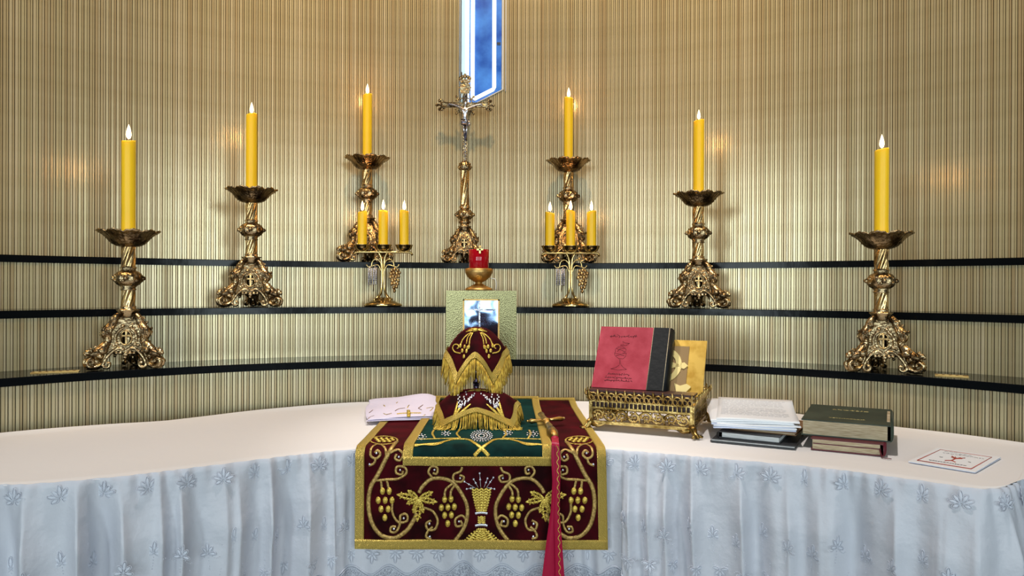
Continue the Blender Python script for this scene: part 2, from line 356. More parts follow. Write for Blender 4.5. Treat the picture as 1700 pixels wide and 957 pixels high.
b = MB(); p = on_y(828, 73, WR.y+0.02); b.box(p, (0.018, 0.02, 0.010)); p = on_y(765, 123, WL.y+0.02); b.box(p, (0.014, 0.02, 0.014)); b.build('tube_clip', 'dark_cover', win)
# ================================================================ altar, cloth and skirt
front_pts = [(-1.80, 2.16), (-1.56, 1.95), (-1.36, 1.78), (-1.19, 1.722), (-1.005, 1.776), (-0.848, 1.869), (-0.639, 2.008), (-0.46, 2.102), (-0.2, 2.126), (0.05, 2.132), (0.28, 2.122), (0.582, 2.006), (0.794, 1.918), (0.997, 1.787), (1.098, 1.719), (1.20, 1.77), (1.345, 1.93), (1.58, 2.14)]
FP = cat_rom([(x, y, 0) for x, y in front_pts], 10)
acc = [0.0]
for p, q in zip(FP, FP[1:]): acc.append(acc[-1]+(q-p).length)
FLEN = acc[-1]
def front_at(s):
    s = max(0, min(FLEN-1e-6, s)); lo = 0
    import bisect
    i = max(0, min(len(acc)-2, bisect.bisect_right(acc, s)-1)); t = (s-acc[i])/(acc[i+1]-acc[i])
    p = FP[i].lerp(FP[i+1], t); d = (FP[i+1]-FP[max(0, i-1)]).normalized(); return p, Vector((d.y, -d.x, 0))
BACK = [(-57, 2.08), (-47.4, 2.075), (-40, 2.045), (-34.4, 2.02), (-25, 2.065), (-15, 2.112), (0, 2.118), (20, 2.125), (31, 2.12), (40, 2.08), (49.4, 2.05), (57, 2.05)]
def r_back(ang): return lerp_tab(BACK, math.degrees(ang))
altar = MB(); seg = 120; vs = []
for k in range(seg+1):
    p, nr = front_at(FLEN*k/seg); ang = math.atan2(p.x-CC.x, p.y-CC.y); q = polar(r_back(ang)-0.025, ang); pi_ = p-nr*0.03
    vs += [(pi_.x, pi_.y, 0), (pi_.x, pi_.y, ZT-0.006), (q.x, q.y, ZT-0.006), (q.x, q.y, 0)]
altar.add(vs, [(k*4+i, k*4+(i+1) % 4, k*4+4+(i+1) % 4, k*4+4+i) for k in range(seg) for i in range(4)]+[(0, 1, 2, 3), (seg*4, seg*4+1, seg*4+2, seg*4+3)], False)
altar.build('altar', 'altar_body', label='curved altar table hidden under the white cloth and skirt', cat='altar')
cloth = thing('altar_cloth', 'white altar cloth with a gathered embroidered satin skirt', 'tablecloth')
def top_fn(u, v):
    p, nr = front_at(FLEN*u); ang = math.atan2(p.x-CC.x, p.y-CC.y); q = polar(r_back(ang), ang); Q = Vector((q.x, q.y, 0))
    w = Vector((p.x, p.y, 0)).lerp(Q, min(1, v*1.0)); z = ZT
    z += 0.0025*noise.noise(Vector((w.x*3, w.y*3, 0)))*min(1, v*4)*(1-v)
    if v > 0.93:
        k = (v-0.93)/0.07; lift = 0.003+0.008*(noise.noise(Vector((w.x*2.2, 3.1, 0)))+0.2)
        z += max(0.0, lift)*k*k
        w += (Vector((p.x, p.y, 0))-Q).normalized()*0.02*noise.noise(Vector((w.x*3.6, 8.1, 0)))*k
    if v < 0.02: z -= 0.004*(1-v/0.02)
    return Vector((w.x, w.y, z))
b = MB(); b.grid(top_fn, 220, 40); ct = b.build('cloth_top', 'linen', cloth)
def folds(s): return (math.sin(s*33+2.4*math.sin(s*5.3))+0.7*math.sin(s*21+1.3+1.9*math.sin(s*7.9))+0.25*math.sin(s*71+math.sin(s*11)))/1.95
SKH = 0.44
def skirt_pt(s, h):                    # h = depth below the top edge in metres
    p, nr = front_at(s); k = min(1, h/0.16); amp = 0.003+0.046*k
    f = folds(s+0.006*math.sin(h*9+s*3)); sharp = (1-abs(f))**1.2*1.6-0.8+0.4*f
    pinch = 0.003*math.sin(s*150+3*math.sin(s*17))*max(0, 1-h/0.09)
    off = 0.006+amp*(sharp+0.25)*0.8+pinch+0.03*h
    off += 0.005*noise.noise(Vector((s*9, h*9, 2)))*k
    if -0.50 < p.x < 0.32: off = min(off, 0.012+0.010*math.tanh(off*40))*0.6
    z = ZT-0.001-h
    if h < 0.006: off -= 0.005*(1-h/0.006)
    return Vector((p.x, p.y, z))+nr*off
def skirt_n(s, h):
    du = skirt_pt(s+0.006, h)-skirt_pt(s-0.006, h); dv = skirt_pt(s, h+0.006)-skirt_pt(s, h-0.006); n = du.cross(dv); n.normalize()
    if n.dot(front_at(s)[1]) < 0: n = -n
    return n
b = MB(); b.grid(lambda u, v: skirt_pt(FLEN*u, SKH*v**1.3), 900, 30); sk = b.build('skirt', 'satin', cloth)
# embroidered leaf motifs (relief of satin stitch)
def leaf_shape(b, c, ang, L, Wd, th=0.0012):
    d = Vector((math.sin(ang), 0, math.cos(ang))); e = Vector((math.cos(ang), 0, -math.sin(ang))); vs = []; c = Vector(c)
    for t, w in ((0, 0.06), (0.25, 0.8), (0.55, 1), (0.8, 0.6), (1, 0.05)):
        p = c+d*L*t; vs += [p-e*Wd*w/2, p+Vector((0, -th, 0)), p+e*Wd*w/2]
    b.add(vs, [(i*3+k, i*3+k+1, i*3+k+4, i*3+k+3) for i in range(4) for k in range(2)], False)
def loop_leaf(b, c, an, L, Wd, r=0.0009):
    d = Vector((math.sin(an), 0, math.cos(an))); e = Vector((math.cos(an), 0, -math.sin(an))); c = Vector(c)
    pts = [c+d*L*(0.5-0.5*math.cos(t))+e*Wd/2*math.sin(t)*(1+0.15*math.cos(5*t)) for t in [2*PI*k/12 for k in range(13)]]
    b.tube(pts, r, 4); b.tube([c, c+d*L*0.85], r*0.8, 4); b.ball(c+d*L*0.55, (Wd*0.34, 0.0009, L*0.32), 8, 4, Matrix.Rotation(an, 3, 'Y'))
mb = MB()
for an, L in ((0, 0.034), (0.62, 0.028), (-0.62, 0.028), (1.25, 0.030), (-1.25, 0.030), (1.95, 0.022), (-1.95, 0.022)): loop_leaf(mb, (math.sin(an)*0.003, 0, math.cos(an)*0.003), an, L, 0.013)
motif_a = mb.mesh('embroidered_leaf', 'satin_thread')
mb = MB()
for an, L in ((0, 0.034), (0.7, 0.026), (-0.7, 0.026), (1.7, 0.026), (-1.7, 0.026)): loop_leaf(mb, (0, 0, 0), an, L, 0.012)
for k in range(5): mb.ball((0.013+0.005*k, 0, -0.010-0.006*math.sin(k*0.7)), 0.0013, 6, 3); mb.ball((-0.013-0.005*k, 0, -0.010-0.006*math.sin(k*0.7)), 0.0013, 6, 3)
for k in range(5): mb.ball((0, 0, -0.012-0.008*k), 0.0013, 6, 3)
motif_b = mb.mesh('embroidered_sprig', 'satin_thread')
def place_motif(me, nm, s, h, tilt=0):
    p = skirt_pt(s, h); n = skirt_n(s, h); x = Vector((0, 0, 1)).cross(-n)
    if x.length < 1e-4: return
    x.normalize(); x = -x if x.dot(Vector((-n.y, n.x, 0))) < 0 else x; z = x.cross(-n); z = -z if z.z < 0 else z
    o = link(nm, me, sk); R = Matrix((x, -n, z)).transposed().to_4x4(); o.matrix_local = Matrix.Translation(p+n*0.0012) @ R @ Matrix.Scale(0.88, 4) @ Matrix.Rotation(tilt, 4, 'Y')
s = 0.25
while s < FLEN-0.2:
    px = front_at(s)[0].x
    if not (-0.42 < px < 0.25): place_motif(motif_a, 'embroidered_leaf', s, 0.038, random.uniform(-0.12, 0.12))
    s += random.uniform(0.082, 0.096)
s = 0.22; k = 0
while s < FLEN-0.2:
    px = front_at(s)[0].x
    if not (-0.43 < px < 0.255): place_motif(motif_b, 'embroidered_sprig', s, 0.205+0.018*math.sin(k*2.1), random.uniform(-0.2, 0.2))
    place_motif(motif_b, 'embroidered_sprig', s+0.02, 0.295, PI+random.uniform(-0.2, 0.2)); s += random.uniform(0.058, 0.066); k += 1
# scalloped cord and lace flowers low on the skirt
b = MB()
for dz in (0, 0.007):
    pts = []
    for i in range(1400):
        s_ = 0.1+(FLEN-0.2)*i/1399; h = 0.342+dz+0.013*math.sin(s_*58); pts.append(skirt_pt(s_, h)+front_at(s_)[1]*0.002)
    b.tube(pts, 0.0016, 4)
b.build('scalloped_cord', 'satin_thread', sk)
mb = MB()
for k in range(6):
    a = k*PI/3; c = (0.011*math.cos(a), 0, 0.011*math.sin(a)); mb.tube([Vector(c)+Vector((0.0085*math.cos(a+w*PI/5)*1.0, 0, 0.0055*math.sin(a+w*PI/5))) for w in range(11)], 0.0012, 4)
mb.tube([(0.004*math.cos(w*PI/4), 0, 0.004*math.sin(w*PI/4)) for w in range(9)], 0.0012, 4)
b = MB(); b.grid(lambda u, v: (lambda s_: skirt_pt(s_, (0.346+0.013*math.sin(s_*58))*(1-v)+0.437*v)+front_at(s_)[1]*0.0012)(0.1+(FLEN-0.2)*u), 900, 8); b.build('lace_band', 'lace', sk)
lace = mb.mesh('lace_flower', 'satin_thread'); s = 0.3
while s < FLEN-0.3: place_motif(lace, 'lace_flower', s, 0.378); s += 0.054
# ================================================================ ornate brass candlesticks
def helix_col(b, r, z0, z1, lobes=5, twist=55, depth=0.13, seg=40, n=24):
    prof = [(r, z0+(z1-z0)*i/n) for i in range(n+1)]
    b.lathe(prof, seg, mod=lambda r_, z, a: (r_*(1+depth*math.cos(lobes*a-twist*z)), z))
def leg_mesh():
    b = MB()
    path = [(0.030, 0.205), (0.044, 0.188), (0.056, 0.165), (0.070, 0.146), (0.076, 0.132), (0.068, 0.116), (0.071, 0.098), (0.084, 0.080), (0.100, 0.066), (0.118, 0.058), (0.130, 0.060)]
    rad = [0.010, 0.013, 0.015, 0.018, 0.019, 0.015, 0.015, 0.019, 0.020, 0.018, 0.013]
    pr = cat_rom([(r, z, 0) for r, z in path], 3); rr = cat_rom([(r, 0, 0) for r in rad], 3)
    b.tube([(p.x, 0, p.y) for p in pr], [p.x for p in rr], 10)
    b.ball((0.133, 0, 0.064), (0.015, 0.011, 0.012), 10, 7); b.ball((0.142, 0, 0.059), (0.009, 0.007, 0.007)); b.ball((0.127, 0.009, 0.074), (0.005, 0.004, 0.008)); b.ball((0.127, -0.009, 0.074), (0.005, 0.004, 0.008))
    b.ball((0.074, 0.012, 0.134), (0.012, 0.006, 0.020)); b.ball((0.074, -0.012, 0.134), (0.012, 0.006, 0.020)); b.ball((0.060, 0.010, 0.158), (0.008, 0.006, 0.010)); b.ball((0.060, -0.010, 0.158), (0.008, 0.006, 0.010))
    for sgn in (-1, 1):
        sc = cat_rom([(0.078, 0.062, 0), (0.086, 0.034, 0), (0.102, 0.014, 0), (0.122, 0.009, 0), (0.138, 0.016, 0), (0.142, 0.031, 0), (0.132, 0.040, 0), (0.121, 0.034, 0), (0.123, 0.025, 0)], 4)
        b.tube([(p.x, sgn*0.009, p.y) for p in sc], 0.0075, 8)
        b.ball((0.090, sgn*0.020, 0.070), (0.016, 0.008, 0.012)); b.ball((0.100, sgn*0.016, 0.050), (0.012, 0.007, 0.008))
    b.ball((0.118, 0, 0.008), (0.026, 0.016, 0.0075)); b.ball((0.106, 0, 0.030), (0.018, 0.011, 0.015))
    rg = random.Random(21)                       # mane, feathers and scales of the beast
    for i_, p in enumerate(pr[3:-3]):
        for q in (-1, 1):
            r_ = rr[i_+3].x
            b.ball((p.x+rg.uniform(-0.2, 0.8)*r_, q*r_*rg.uniform(0.5, 1.0), p.y+rg.uniform(-0.3, 0.6)*r_), (rg.uniform(0.004, 0.0065), 0.004, rg.uniform(0.005, 0.009)), 7, 5, Matrix.Rotation(rg.uniform(-0.9, 0.9), 3, 'Y'))
    for q in (-1, 1):                            # wing rising from the shoulder
        for k in range(4): b.tube([(0.078-0.004*k, q*0.010, 0.118), (0.086-0.007*k, q*0.017, 0.136+0.003*k), (0.080-0.011*k, q*0.016, 0.152+0.006*k)], [0.004, 0.0045, 0.002], 6)
    b.rough(0.0028, 70); return b.mesh('leg', 'brass_old')
def panel_mesh():
    b = MB(); half = [(0.024, 0.206), (0.034, 0.175), (0.046, 0.150), (0.052, 0.125), (0.052, 0.105), (0.066, 0.075), (0.074, 0.050), (0.070, 0.036), (0.058, 0.045), (0.040, 0.062), (0.020, 0.068)]
    outer = [(-x, z) for x, z in half]+[(0, 0.060)]+[(x, z) for x, z in reversed(half)]
    tf = lambda p: Vector((p.x, p.y-(0.016+(0.206-p.z)*0.23), p.z))
    b.plate(outer, [ell(0, 0.116, 0.0165, 0.0245, 20)], 0.006, tf)
    for sgn in (-1, 1):
        for pts in ([(0.004, 0.070), (0.020, 0.078), (0.038, 0.070), (0.056, 0.050), (0.068, 0.028), (0.070, 0.016), (0.060, 0.008), (0.050, 0.012), (0.049, 0.024), (0.058, 0.024)], [(0.014, 0.150), (0.026, 0.140), (0.034, 0.122), (0.034, 0.100)]):
            b.tube([tf(Vector((sgn*p.x, -0.004, p.y))) for p in cat_rom([(x, z, 0) for x, z in pts], 4)], 0.0060, 8)
        for x, z, r in ((0.013, 0.158, 0.008), (0.030, 0.092, 0.009), (0.040, 0.088, 0.007), (0.016, 0.060, 0.009), (0.028, 0.060, 0.007), (0.018, 0.188, 0.006)): b.ball(tf(Vector((sgn*x, -0.002, z))), (r, 0.006, r*0.8), 8, 6, None, 0.3)
    b.ball(tf(Vector((0, -0.003, 0.056))), (0.010, 0.006, 0.010), 8, 6, None, 0.3); b.ball(tf(Vector((0, -0.003, 0.044))), (0.006, 0.005, 0.007))
    b.rough(0.0008, 120); return b.mesh('base_panel', 'brass_old'), tf
def medal_mesh(tf):
    b = MB(); b.tube([tf(Vector((x, -0.003, z))) for x, z in ell(0, 0.116, 0.0185, 0.0265, 28)+[(0.0185, 0.116)]], 0.003, 6)
    for x, z, w, h in ((0, 0.116, 0.0055, 0.048), (0, 0.123, 0.032, 0.0055), (0, 0.137, 0.009, 0.003), (-0.013, 0.123, 0.003, 0.009), (0.013, 0.123, 0.003, 0.009)): b.box(tf(Vector((x, 0.001, z))), (w, 0.005, h))
    return b.mesh('cross_medallion', 'brass_smooth')
LEG = leg_mesh(); PANEL, PTF = panel_mesh(); MEDAL = medal_mesh(PTF)
def base_parts(root, sc=1.0):
    for k in range(3):
        for me, nm, a in ((LEG, 'leg', -PI/6+k*2*PI/3), (PANEL, 'base_panel', k*2*PI/3)):
            o = link(nm, me, root); o.rotation_euler = (0, 0, a); o.scale = (sc, sc, sc)
            if nm == 'base_panel': link('cross_medallion', MEDAL, o)
    b = MB(); b.lathe([(0.020, 0.190), (0.028, 0.196), (0.026, 0.204), (0.036, 0.216), (0.038, 0.220), (0.030, 0.220), (0.026, 0.226), (0.028, 0.232), (0.024, 0.234)], 24, mod=lambda r, z, a: (r*(1+(0.10*math.cos(6*a) if r > 0.034 else 0)), z))
    b.lathe([(0.026, 0.05), (0.022, 0.10), (0.020, 0.19)], 12)
    o = b.build('base_collar', 'brass_old', root); o.scale = (sc, sc, sc)
def knop(b, z, r, hgt):
    prof = []
    for i in range(15):
        ph = PI*i/14; prof.append((max(0.02, r*math.sin(ph)**0.55), z-math.cos(ph)*hgt/2))
    b.lathe(prof, 48, mod=lambda r_, zz, a: (r_*(1+0.07*math.cos(6*a)*math.cos((zz-z)/hgt*PI)+0.035*math.cos(18*a+zz*300)), zz))
    for k in range(4): b.ball((math.cos(PI/2*k)*r*1.10, math.sin(PI/2*k)*r*1.10, z), 0.0085, 8, 6)
    for k in range(6):
        a = PI/3*k+0.3; b.ball((math.cos(a)*r*0.93, math.sin(a)*r*0.93, z+hgt*0.14), (0.008, 0.008, 0.006), 8, 5); b.ball((math.cos(a)*r*0.93, math.sin(a)*r*0.93, z-hgt*0.14), (0.008, 0.008, 0.006), 8, 5)
def candlestick(label, loc, rz):
    root = thing('altar_candlestick', label, 'candlestick', loc, rz, 'ornate brass altar candlesticks'); base_parts(root)
    b = MB(); helix_col(b, 0.0225, 0.232, 0.296, 7, 95, 0.09, 56); b.build('twisted_stem', 'brass_smooth', root); b = MB(); helix_col(b, 0.0225, 0.376, 0.468, 7, 95, 0.09, 56); b.build('twisted_stem', 'brass_smooth', root)
    b = MB(); b.lathe([(0.022, 0.292), (0.027, 0.294), (0.027, 0.298), (0.024, 0.302), (0.030, 0.309), (0.026, 0.312), (0.02, 0.313)], 24); b.lathe([(0.02, 0.364), (0.027, 0.366), (0.025, 0.372), (0.029, 0.378), (0.027, 0.382), (0.022, 0.384)], 24); knop(b, 0.338, 0.046, 0.062); b.rough(0.0008, 150); b.build('knop', 'brass_old', root)
    b = MB(); prof = [(0.020, 0.456), (0.028, 0.457), (0.042, 0.461), (0.054, 0.468), (0.064, 0.478), (0.073, 0.490), (0.084, 0.502), (0.098, 0.513), (0.110, 0.518), (0.108, 0.5205), (0.094, 0.517), (0.078, 0.508), (0.055, 0.498), (0.030, 0.492), (0.0, 0.491)]
    def petal(r, z, a):
        q = max(0, (r-0.06)/0.050); w = abs(math.cos(5*a)); rel = 0.0022*math.cos(20*a+260*z)*min(1, max(0, r-0.03)*50)*(1-q*0.6)
        return r*(1-0.09*q*q*(1-w))+rel, z-0.008*q*(1-w)+0.002*math.cos(30*a)*q
    b.lathe(prof, 120, mod=petal, cap=False); b.build('drip_pan', 'brass_old', root)
    root.scale = (0.97, 0.97, 0.945); return root
CAND_TOP = 0.492*0.945
def candle(label, loc, h, r, name='altar_candle', grp='tall yellow altar candles', fl=1.0, power=0.8, lean=0.0):
    root = thing(name, label, 'candle', loc, random.uniform(0, 6), grp)
    prof = [(r*0.96, 0), (r, 0.004)]+[(r*(1+0.012*math.sin(i*2.3)), h*i/8) for i in range(1, 8)]+[(r*1.0, h-0.006), (r*0.96, h-0.001), (r*0.82, h-0.001), (r*0.5, h-0.007), (0.001, h-0.008)]
    b = MB(); b.lathe(prof, 28, mod=lambda q, z, a: (q*(1+0.015*math.cos(a*2+z*8)), z+(0.004*math.cos(a+1) if z > h-0.03 else 0))); b.build('wax', 'wax', root)
    b = MB(); b.tube([(0, 0, h-0.010), (0.001, 0, h+0.004), (0.003, 0.001, h+0.010)], 0.0013, 5); b.build('wick', 'wick', root)
    H = 0.046*fl; f0 = h+0.004; b = MB(); b.lathe([(0.0008, f0), (0.0048*fl*1.2, f0+0.10*H), (0.0066*fl*1.2, f0+0.28*H), (0.0058*fl*1.2, f0+0.50*H), (0.0034*fl*1.2, f0+0.76*H), (0.0004, f0+H)], 12, mod=lambda q, z, a: (q, z)); b.build('flame', 'flame', root)
    d = bpy.data.lights.new('flame_light', 'POINT'); d.energy = power; d.color = (1.0, 0.50, 0.20); d.shadow_soft_size = 0.012
    o = bpy.data.objects.new('flame_light', d); COL.objects.link(o); o.parent = root; o.location = (0, 0, f0+0.6*H)
    return root
CTOPS = (233, 190, 157, 163, 200, 248)
specs = [(213, R1+0.082, Z1, 'outermost on the left, on the lowest shelf', 0.316), (417, R2+0.082, Z2, 'second from the left, on the middle shelf', 0.306), (609, R3+0.082, Z3, 'left of the crucifix, on the top shelf', 0.300),
         (943, R3+0.082, Z3, 'right of the crucifix, on the top shelf', 0.315), (1159, R2+0.082, Z2, 'second from the right, on the middle shelf', 0.306), (1463, R1+0.082, Z1, 'outermost on the right, on the lowest shelf', 0.300)]
cs0 = None
for i, (px, R, z, wh, ch) in enumerate(specs):
    p = on_arc(px, R); loc = (p.x, p.y, z+0.0005); ang = -math.atan2(p.x*0.6, p.y)+(0, 0.05, -0.06, 0.05, -0.04, 0.03)[i]
    lb = 'ornate antique brass candlestick with lion feet, ' + wh
    ch = on_y(px-4, CTOPS[i], p.y).z-(z+CAND_TOP)
    if cs0 is None: cs0 = candlestick(lb, loc, ang)
    else: dup(cs0, loc, ang, lb)
    candle('tall yellow candle on the candlestick ' + wh, (p.x, p.y, z+CAND_TOP), ch, (0.0235, 0.0225, 0.0215, 0.0215, 0.0225, 0.0235)[i], fl=(1.15, 1, 1, 1, 0.9, 1.05)[i], power=(1.0, 1.0, 1.3, 1.3, 0.9, 0.9)[i])
# ================================================================ crucifix
cp = on_arc(771, R3+0.085); cz = Z3
cru = thing('crucifix', 'tall ornate brass standing crucifix with silver figure, centre of the top shelf', 'crucifix', (cp.x, cp.y, cz+0.0005), 0.02)
base_parts(cru, 0.80)
def zc(py): return on_y(771, py, cp.y).z-cz
b = MB(); knop(b, zc(357), 0.038, 0.052); b.lathe([(0.018, zc(374)), (0.030, zc(370)), (0.024, zc(367)), (0.020, zc(365))], 20); b.lathe([(0.020, zc(349)), (0.027, zc(345)), (0.022, zc(341)), (0.019, zc(340))], 20); b.rough(0.0008, 150); b.build('knop', 'brass_old', cru)
b = MB(); helix_col(b, 0.0195, zc(342), zc(281), 5, 45, 0.12, 40, 30); b.build('twisted_stem', 'brass_smooth', cru)
b = MB(); b.lathe([(0.018, zc(284)), (0.030, zc(280)), (0.022, zc(276)), (0.026, zc(272)), (0.012, zc(268))], 24, mod=lambda r, z, a: (r*(1+0.14*math.cos(6*a)), z))
for k in range(6): b.ball((0.027*math.cos(k*PI/3), 0.027*math.sin(k*PI/3), zc(278)), 0.008, 8, 6)
b.build('leaf_collar', 'brass_old', cru)
za = zc(175); ztop = zc(136)
b = MB(); zb = zc(272)
b.box((0, 0, (zb+ztop)/2), (0.021, 0.010, ztop-zb)); b.box((0, 0, za), (0.205, 0.010, 0.021))
for e in (-1, 1): b.tube([(e*0.0105, -0.006, zb), (e*0.0105, -0.006, za-0.012)], 0.002, 6); b.tube([(e*0.0105, -0.006, za+0.012), (e*0.0105, -0.006, ztop)], 0.002, 6); b.tube([(-0.10, -0.006, za+e*0.0105), (0.10, -0.006, za+e*0.0105)], 0.002, 6)
b.build('cross_beams', 'brass_old', cru)
b = MB()
for i in range(int((zc(226)-zb)/0.0085)): b.ball((0.003*(-1)**i, -0.006, zb+0.006+i*0.0085), (0.0045, 0.003, 0.0045), 8, 5)
for i in range(9): b.ball((0.003*(-1)**i, -0.006, za+0.016+i*0.008), (0.0045, 0.003, 0.0045), 8, 5)
for e in (-1, 1):
    for i in range(6): b.ball((e*(0.02+0.012*i), -0.006, za+0.001*(-1)**i), (0.004, 0.003, 0.004), 8, 5)
b.build('beading', 'silver', cru)
def fleur(b, c, d):
    c = Vector(c); d = Vector(d).normalized(); s_ = Vector((0, 1, 0)).cross(d)
    b.box(c, (0.012 if abs(d.z) < .5 else 0.034, 0.012, 0.034 if abs(d.z) < .5 else 0.012))
    for k, L in ((0, 0.034), (0.75, 0.030), (-0.75, 0.030)):
        e = d*math.cos(k)+s_*math.sin(k); b.tube([c, c+e*L*0.5, c+e*L], [0.006, 0.005, 0.004], 6); b.ball(c+e*L, 0.0075, 8, 6)
    for q in (1, -1): b.tube([c+s_*q*0.012, c+s_*q*0.024+d*0.006, c+s_*q*0.026+d*0.018, c+s_*q*0.018+d*0.020], 0.004, 6)
for nm, c, d in (('arm_finial', (-0.100, 0, za), (-1, 0, 0)), ('arm_finial', (0.100, 0, za), (1, 0, 0)), ('crown_finial', (0, 0, ztop-0.002), (0, 0, 1))):
    b = MB(); fleur(b, c, d)
    if nm == 'crown_finial':
        b.box((0, 0, c[2]+0.002), (0.046, 0.014, 0.010))
        for k in range(5): a = -1.0+0.5*k; b.ball((0.026*math.sin(a), 0, c[2]+0.008+0.020*math.cos(a)), (0.008, 0.008, 0.009), 8, 6)
    b.build(nm, 'brass_old', cru)
b = MB()
for i, (w, h, pz) in enumerate(((0.040, 0.010, 142), (0.050, 0.009, 146), (0.042, 0.009, 150))): b.box((0, -0.004, zc(pz)), (w, 0.012, h)); b.ball((-w/2, -0.004, zc(pz)), 0.005, 8, 5); b.ball((w/2, -0.004, zc(pz)), 0.005, 8, 5)
b.box((0, -0.007, zc(154)), (0.044, 0.008, 0.012)); b.build('title_plate', 'brass_old', cru)
b = MB()
b.tube([(0.036*math.cos(k*PI/16), 0, za+0.036*math.sin(k*PI/16)) for k in range(33)], 0.0028, 6)
for k in range(4):
    a = PI/4+k*PI/2; d = Vector((math.cos(a), 0, math.sin(a))); b.tube([Vector((0, 0, za))+d*0.034, Vector((0, 0, za))+d*0.056], 0.0035, 6); b.ball(Vector((0, 0, za))+d*0.058, 0.006, 8, 6)
    for q in (0.4, -0.4):
        d2 = Vector((math.cos(a+q), 0, math.sin(a+q))); b.tube([Vector((0, 0, za))+d*0.040, Vector((0, 0, za))+d2*0.052], 0.002, 5)
b.build('ray_ring', 'brass_old', cru)
# the small silver figure: one skinned body
zf = za
J = {'pel': (0, -0.018, zf-0.080), 'wai': (0, -0.020, zf-0.060), 'che': (0.001, -0.020, zf-0.030), 'nec': (0.001, -0.020, zf-0.010), 'hea': (0.004, -0.023, zf+0.006), 'top': (0.005, -0.023, zf+0.014),
     'shL': (-0.020, -0.018, zf-0.016), 'elL': (-0.048, -0.014, zf-0.004), 'haL': (-0.080, -0.010, zf+0.004), 'shR': (0.021, -0.018, zf-0.016), 'elR': (0.050, -0.014, zf-0.004), 'haR': (0.082, -0.010, zf+0.004),
     'hiL': (-0.009, -0.018, zf-0.088), 'knL': (-0.004, -0.026, zf-0.122), 'anL': (0.000, -0.014, zf-0.158), 'toL': (0.001, -0.018, zf-0.170), 'hiR': (0.010, -0.018, zf-0.088), 'knR': (0.009, -0.026, zf-0.122), 'anR': (0.005, -0.016, zf-0.156), 'toR': (0.004, -0.020, zf-0.168)}
RAD = {'pel': .013, 'wai': .011, 'che': .0155, 'nec': .006, 'hea': .0095, 'top': .007, 'shL': .008, 'elL': .0055, 'haL': .004, 'shR': .008, 'elR': .0055, 'haR': .004, 'hiL': .010, 'knL': .007, 'anL': .005, 'toL': .004, 'hiR': .010, 'knR': .007, 'anR': .005, 'toR': .004}
kk = list(J); E_ = [('pel', 'wai'), ('wai', 'che'), ('che', 'nec'), ('nec', 'hea'), ('hea', 'top'), ('che', 'shL'), ('shL', 'elL'), ('elL', 'haL'), ('che', 'shR'), ('shR', 'elR'), ('elR', 'haR'), ('pel', 'hiL'), ('hiL', 'knL'), ('knL', 'anL'), ('anL', 'toL'), ('pel', 'hiR'), ('hiR', 'knR'), ('knR', 'anR'), ('anR', 'toR')]
me = bpy.data.meshes.new('figure'); me.from_pydata([J[k] for k in kk], [(kk.index(a), kk.index(c)) for a, c in E_], []); me.materials.append(M['silver'])
fig = link('figure', me, cru, label='small silver crucified figure')
md = fig.modifiers.new('skin', 'SKIN'); md.use_smooth_shade = True
for i, k in enumerate(kk): me.skin_vertices[0].data[i].radius = (RAD[k], RAD[k]*0.85); me.skin_vertices[0].data[i].use_root = (k == 'pel')
sb = fig.modifiers.new('sub', 'SUBSURF'); sb.levels = 2; sb.render_levels = 2
b = MB()
for i in range(5): b.tube([(-0.017+0.004*i, -0.030, zf-0.074), (-0.012+0.003*i, -0.034, zf-0.086), (-0.014+0.006*i, -0.031, zf-0.100)], 0.0042, 6)
b.tube([(0.016, -0.024, zf-0.074), (0.022, -0.024, zf-0.090), (0.020, -0.024, zf-0.104)], 0.005, 6); b.build('loincloth', 'silver', fig)
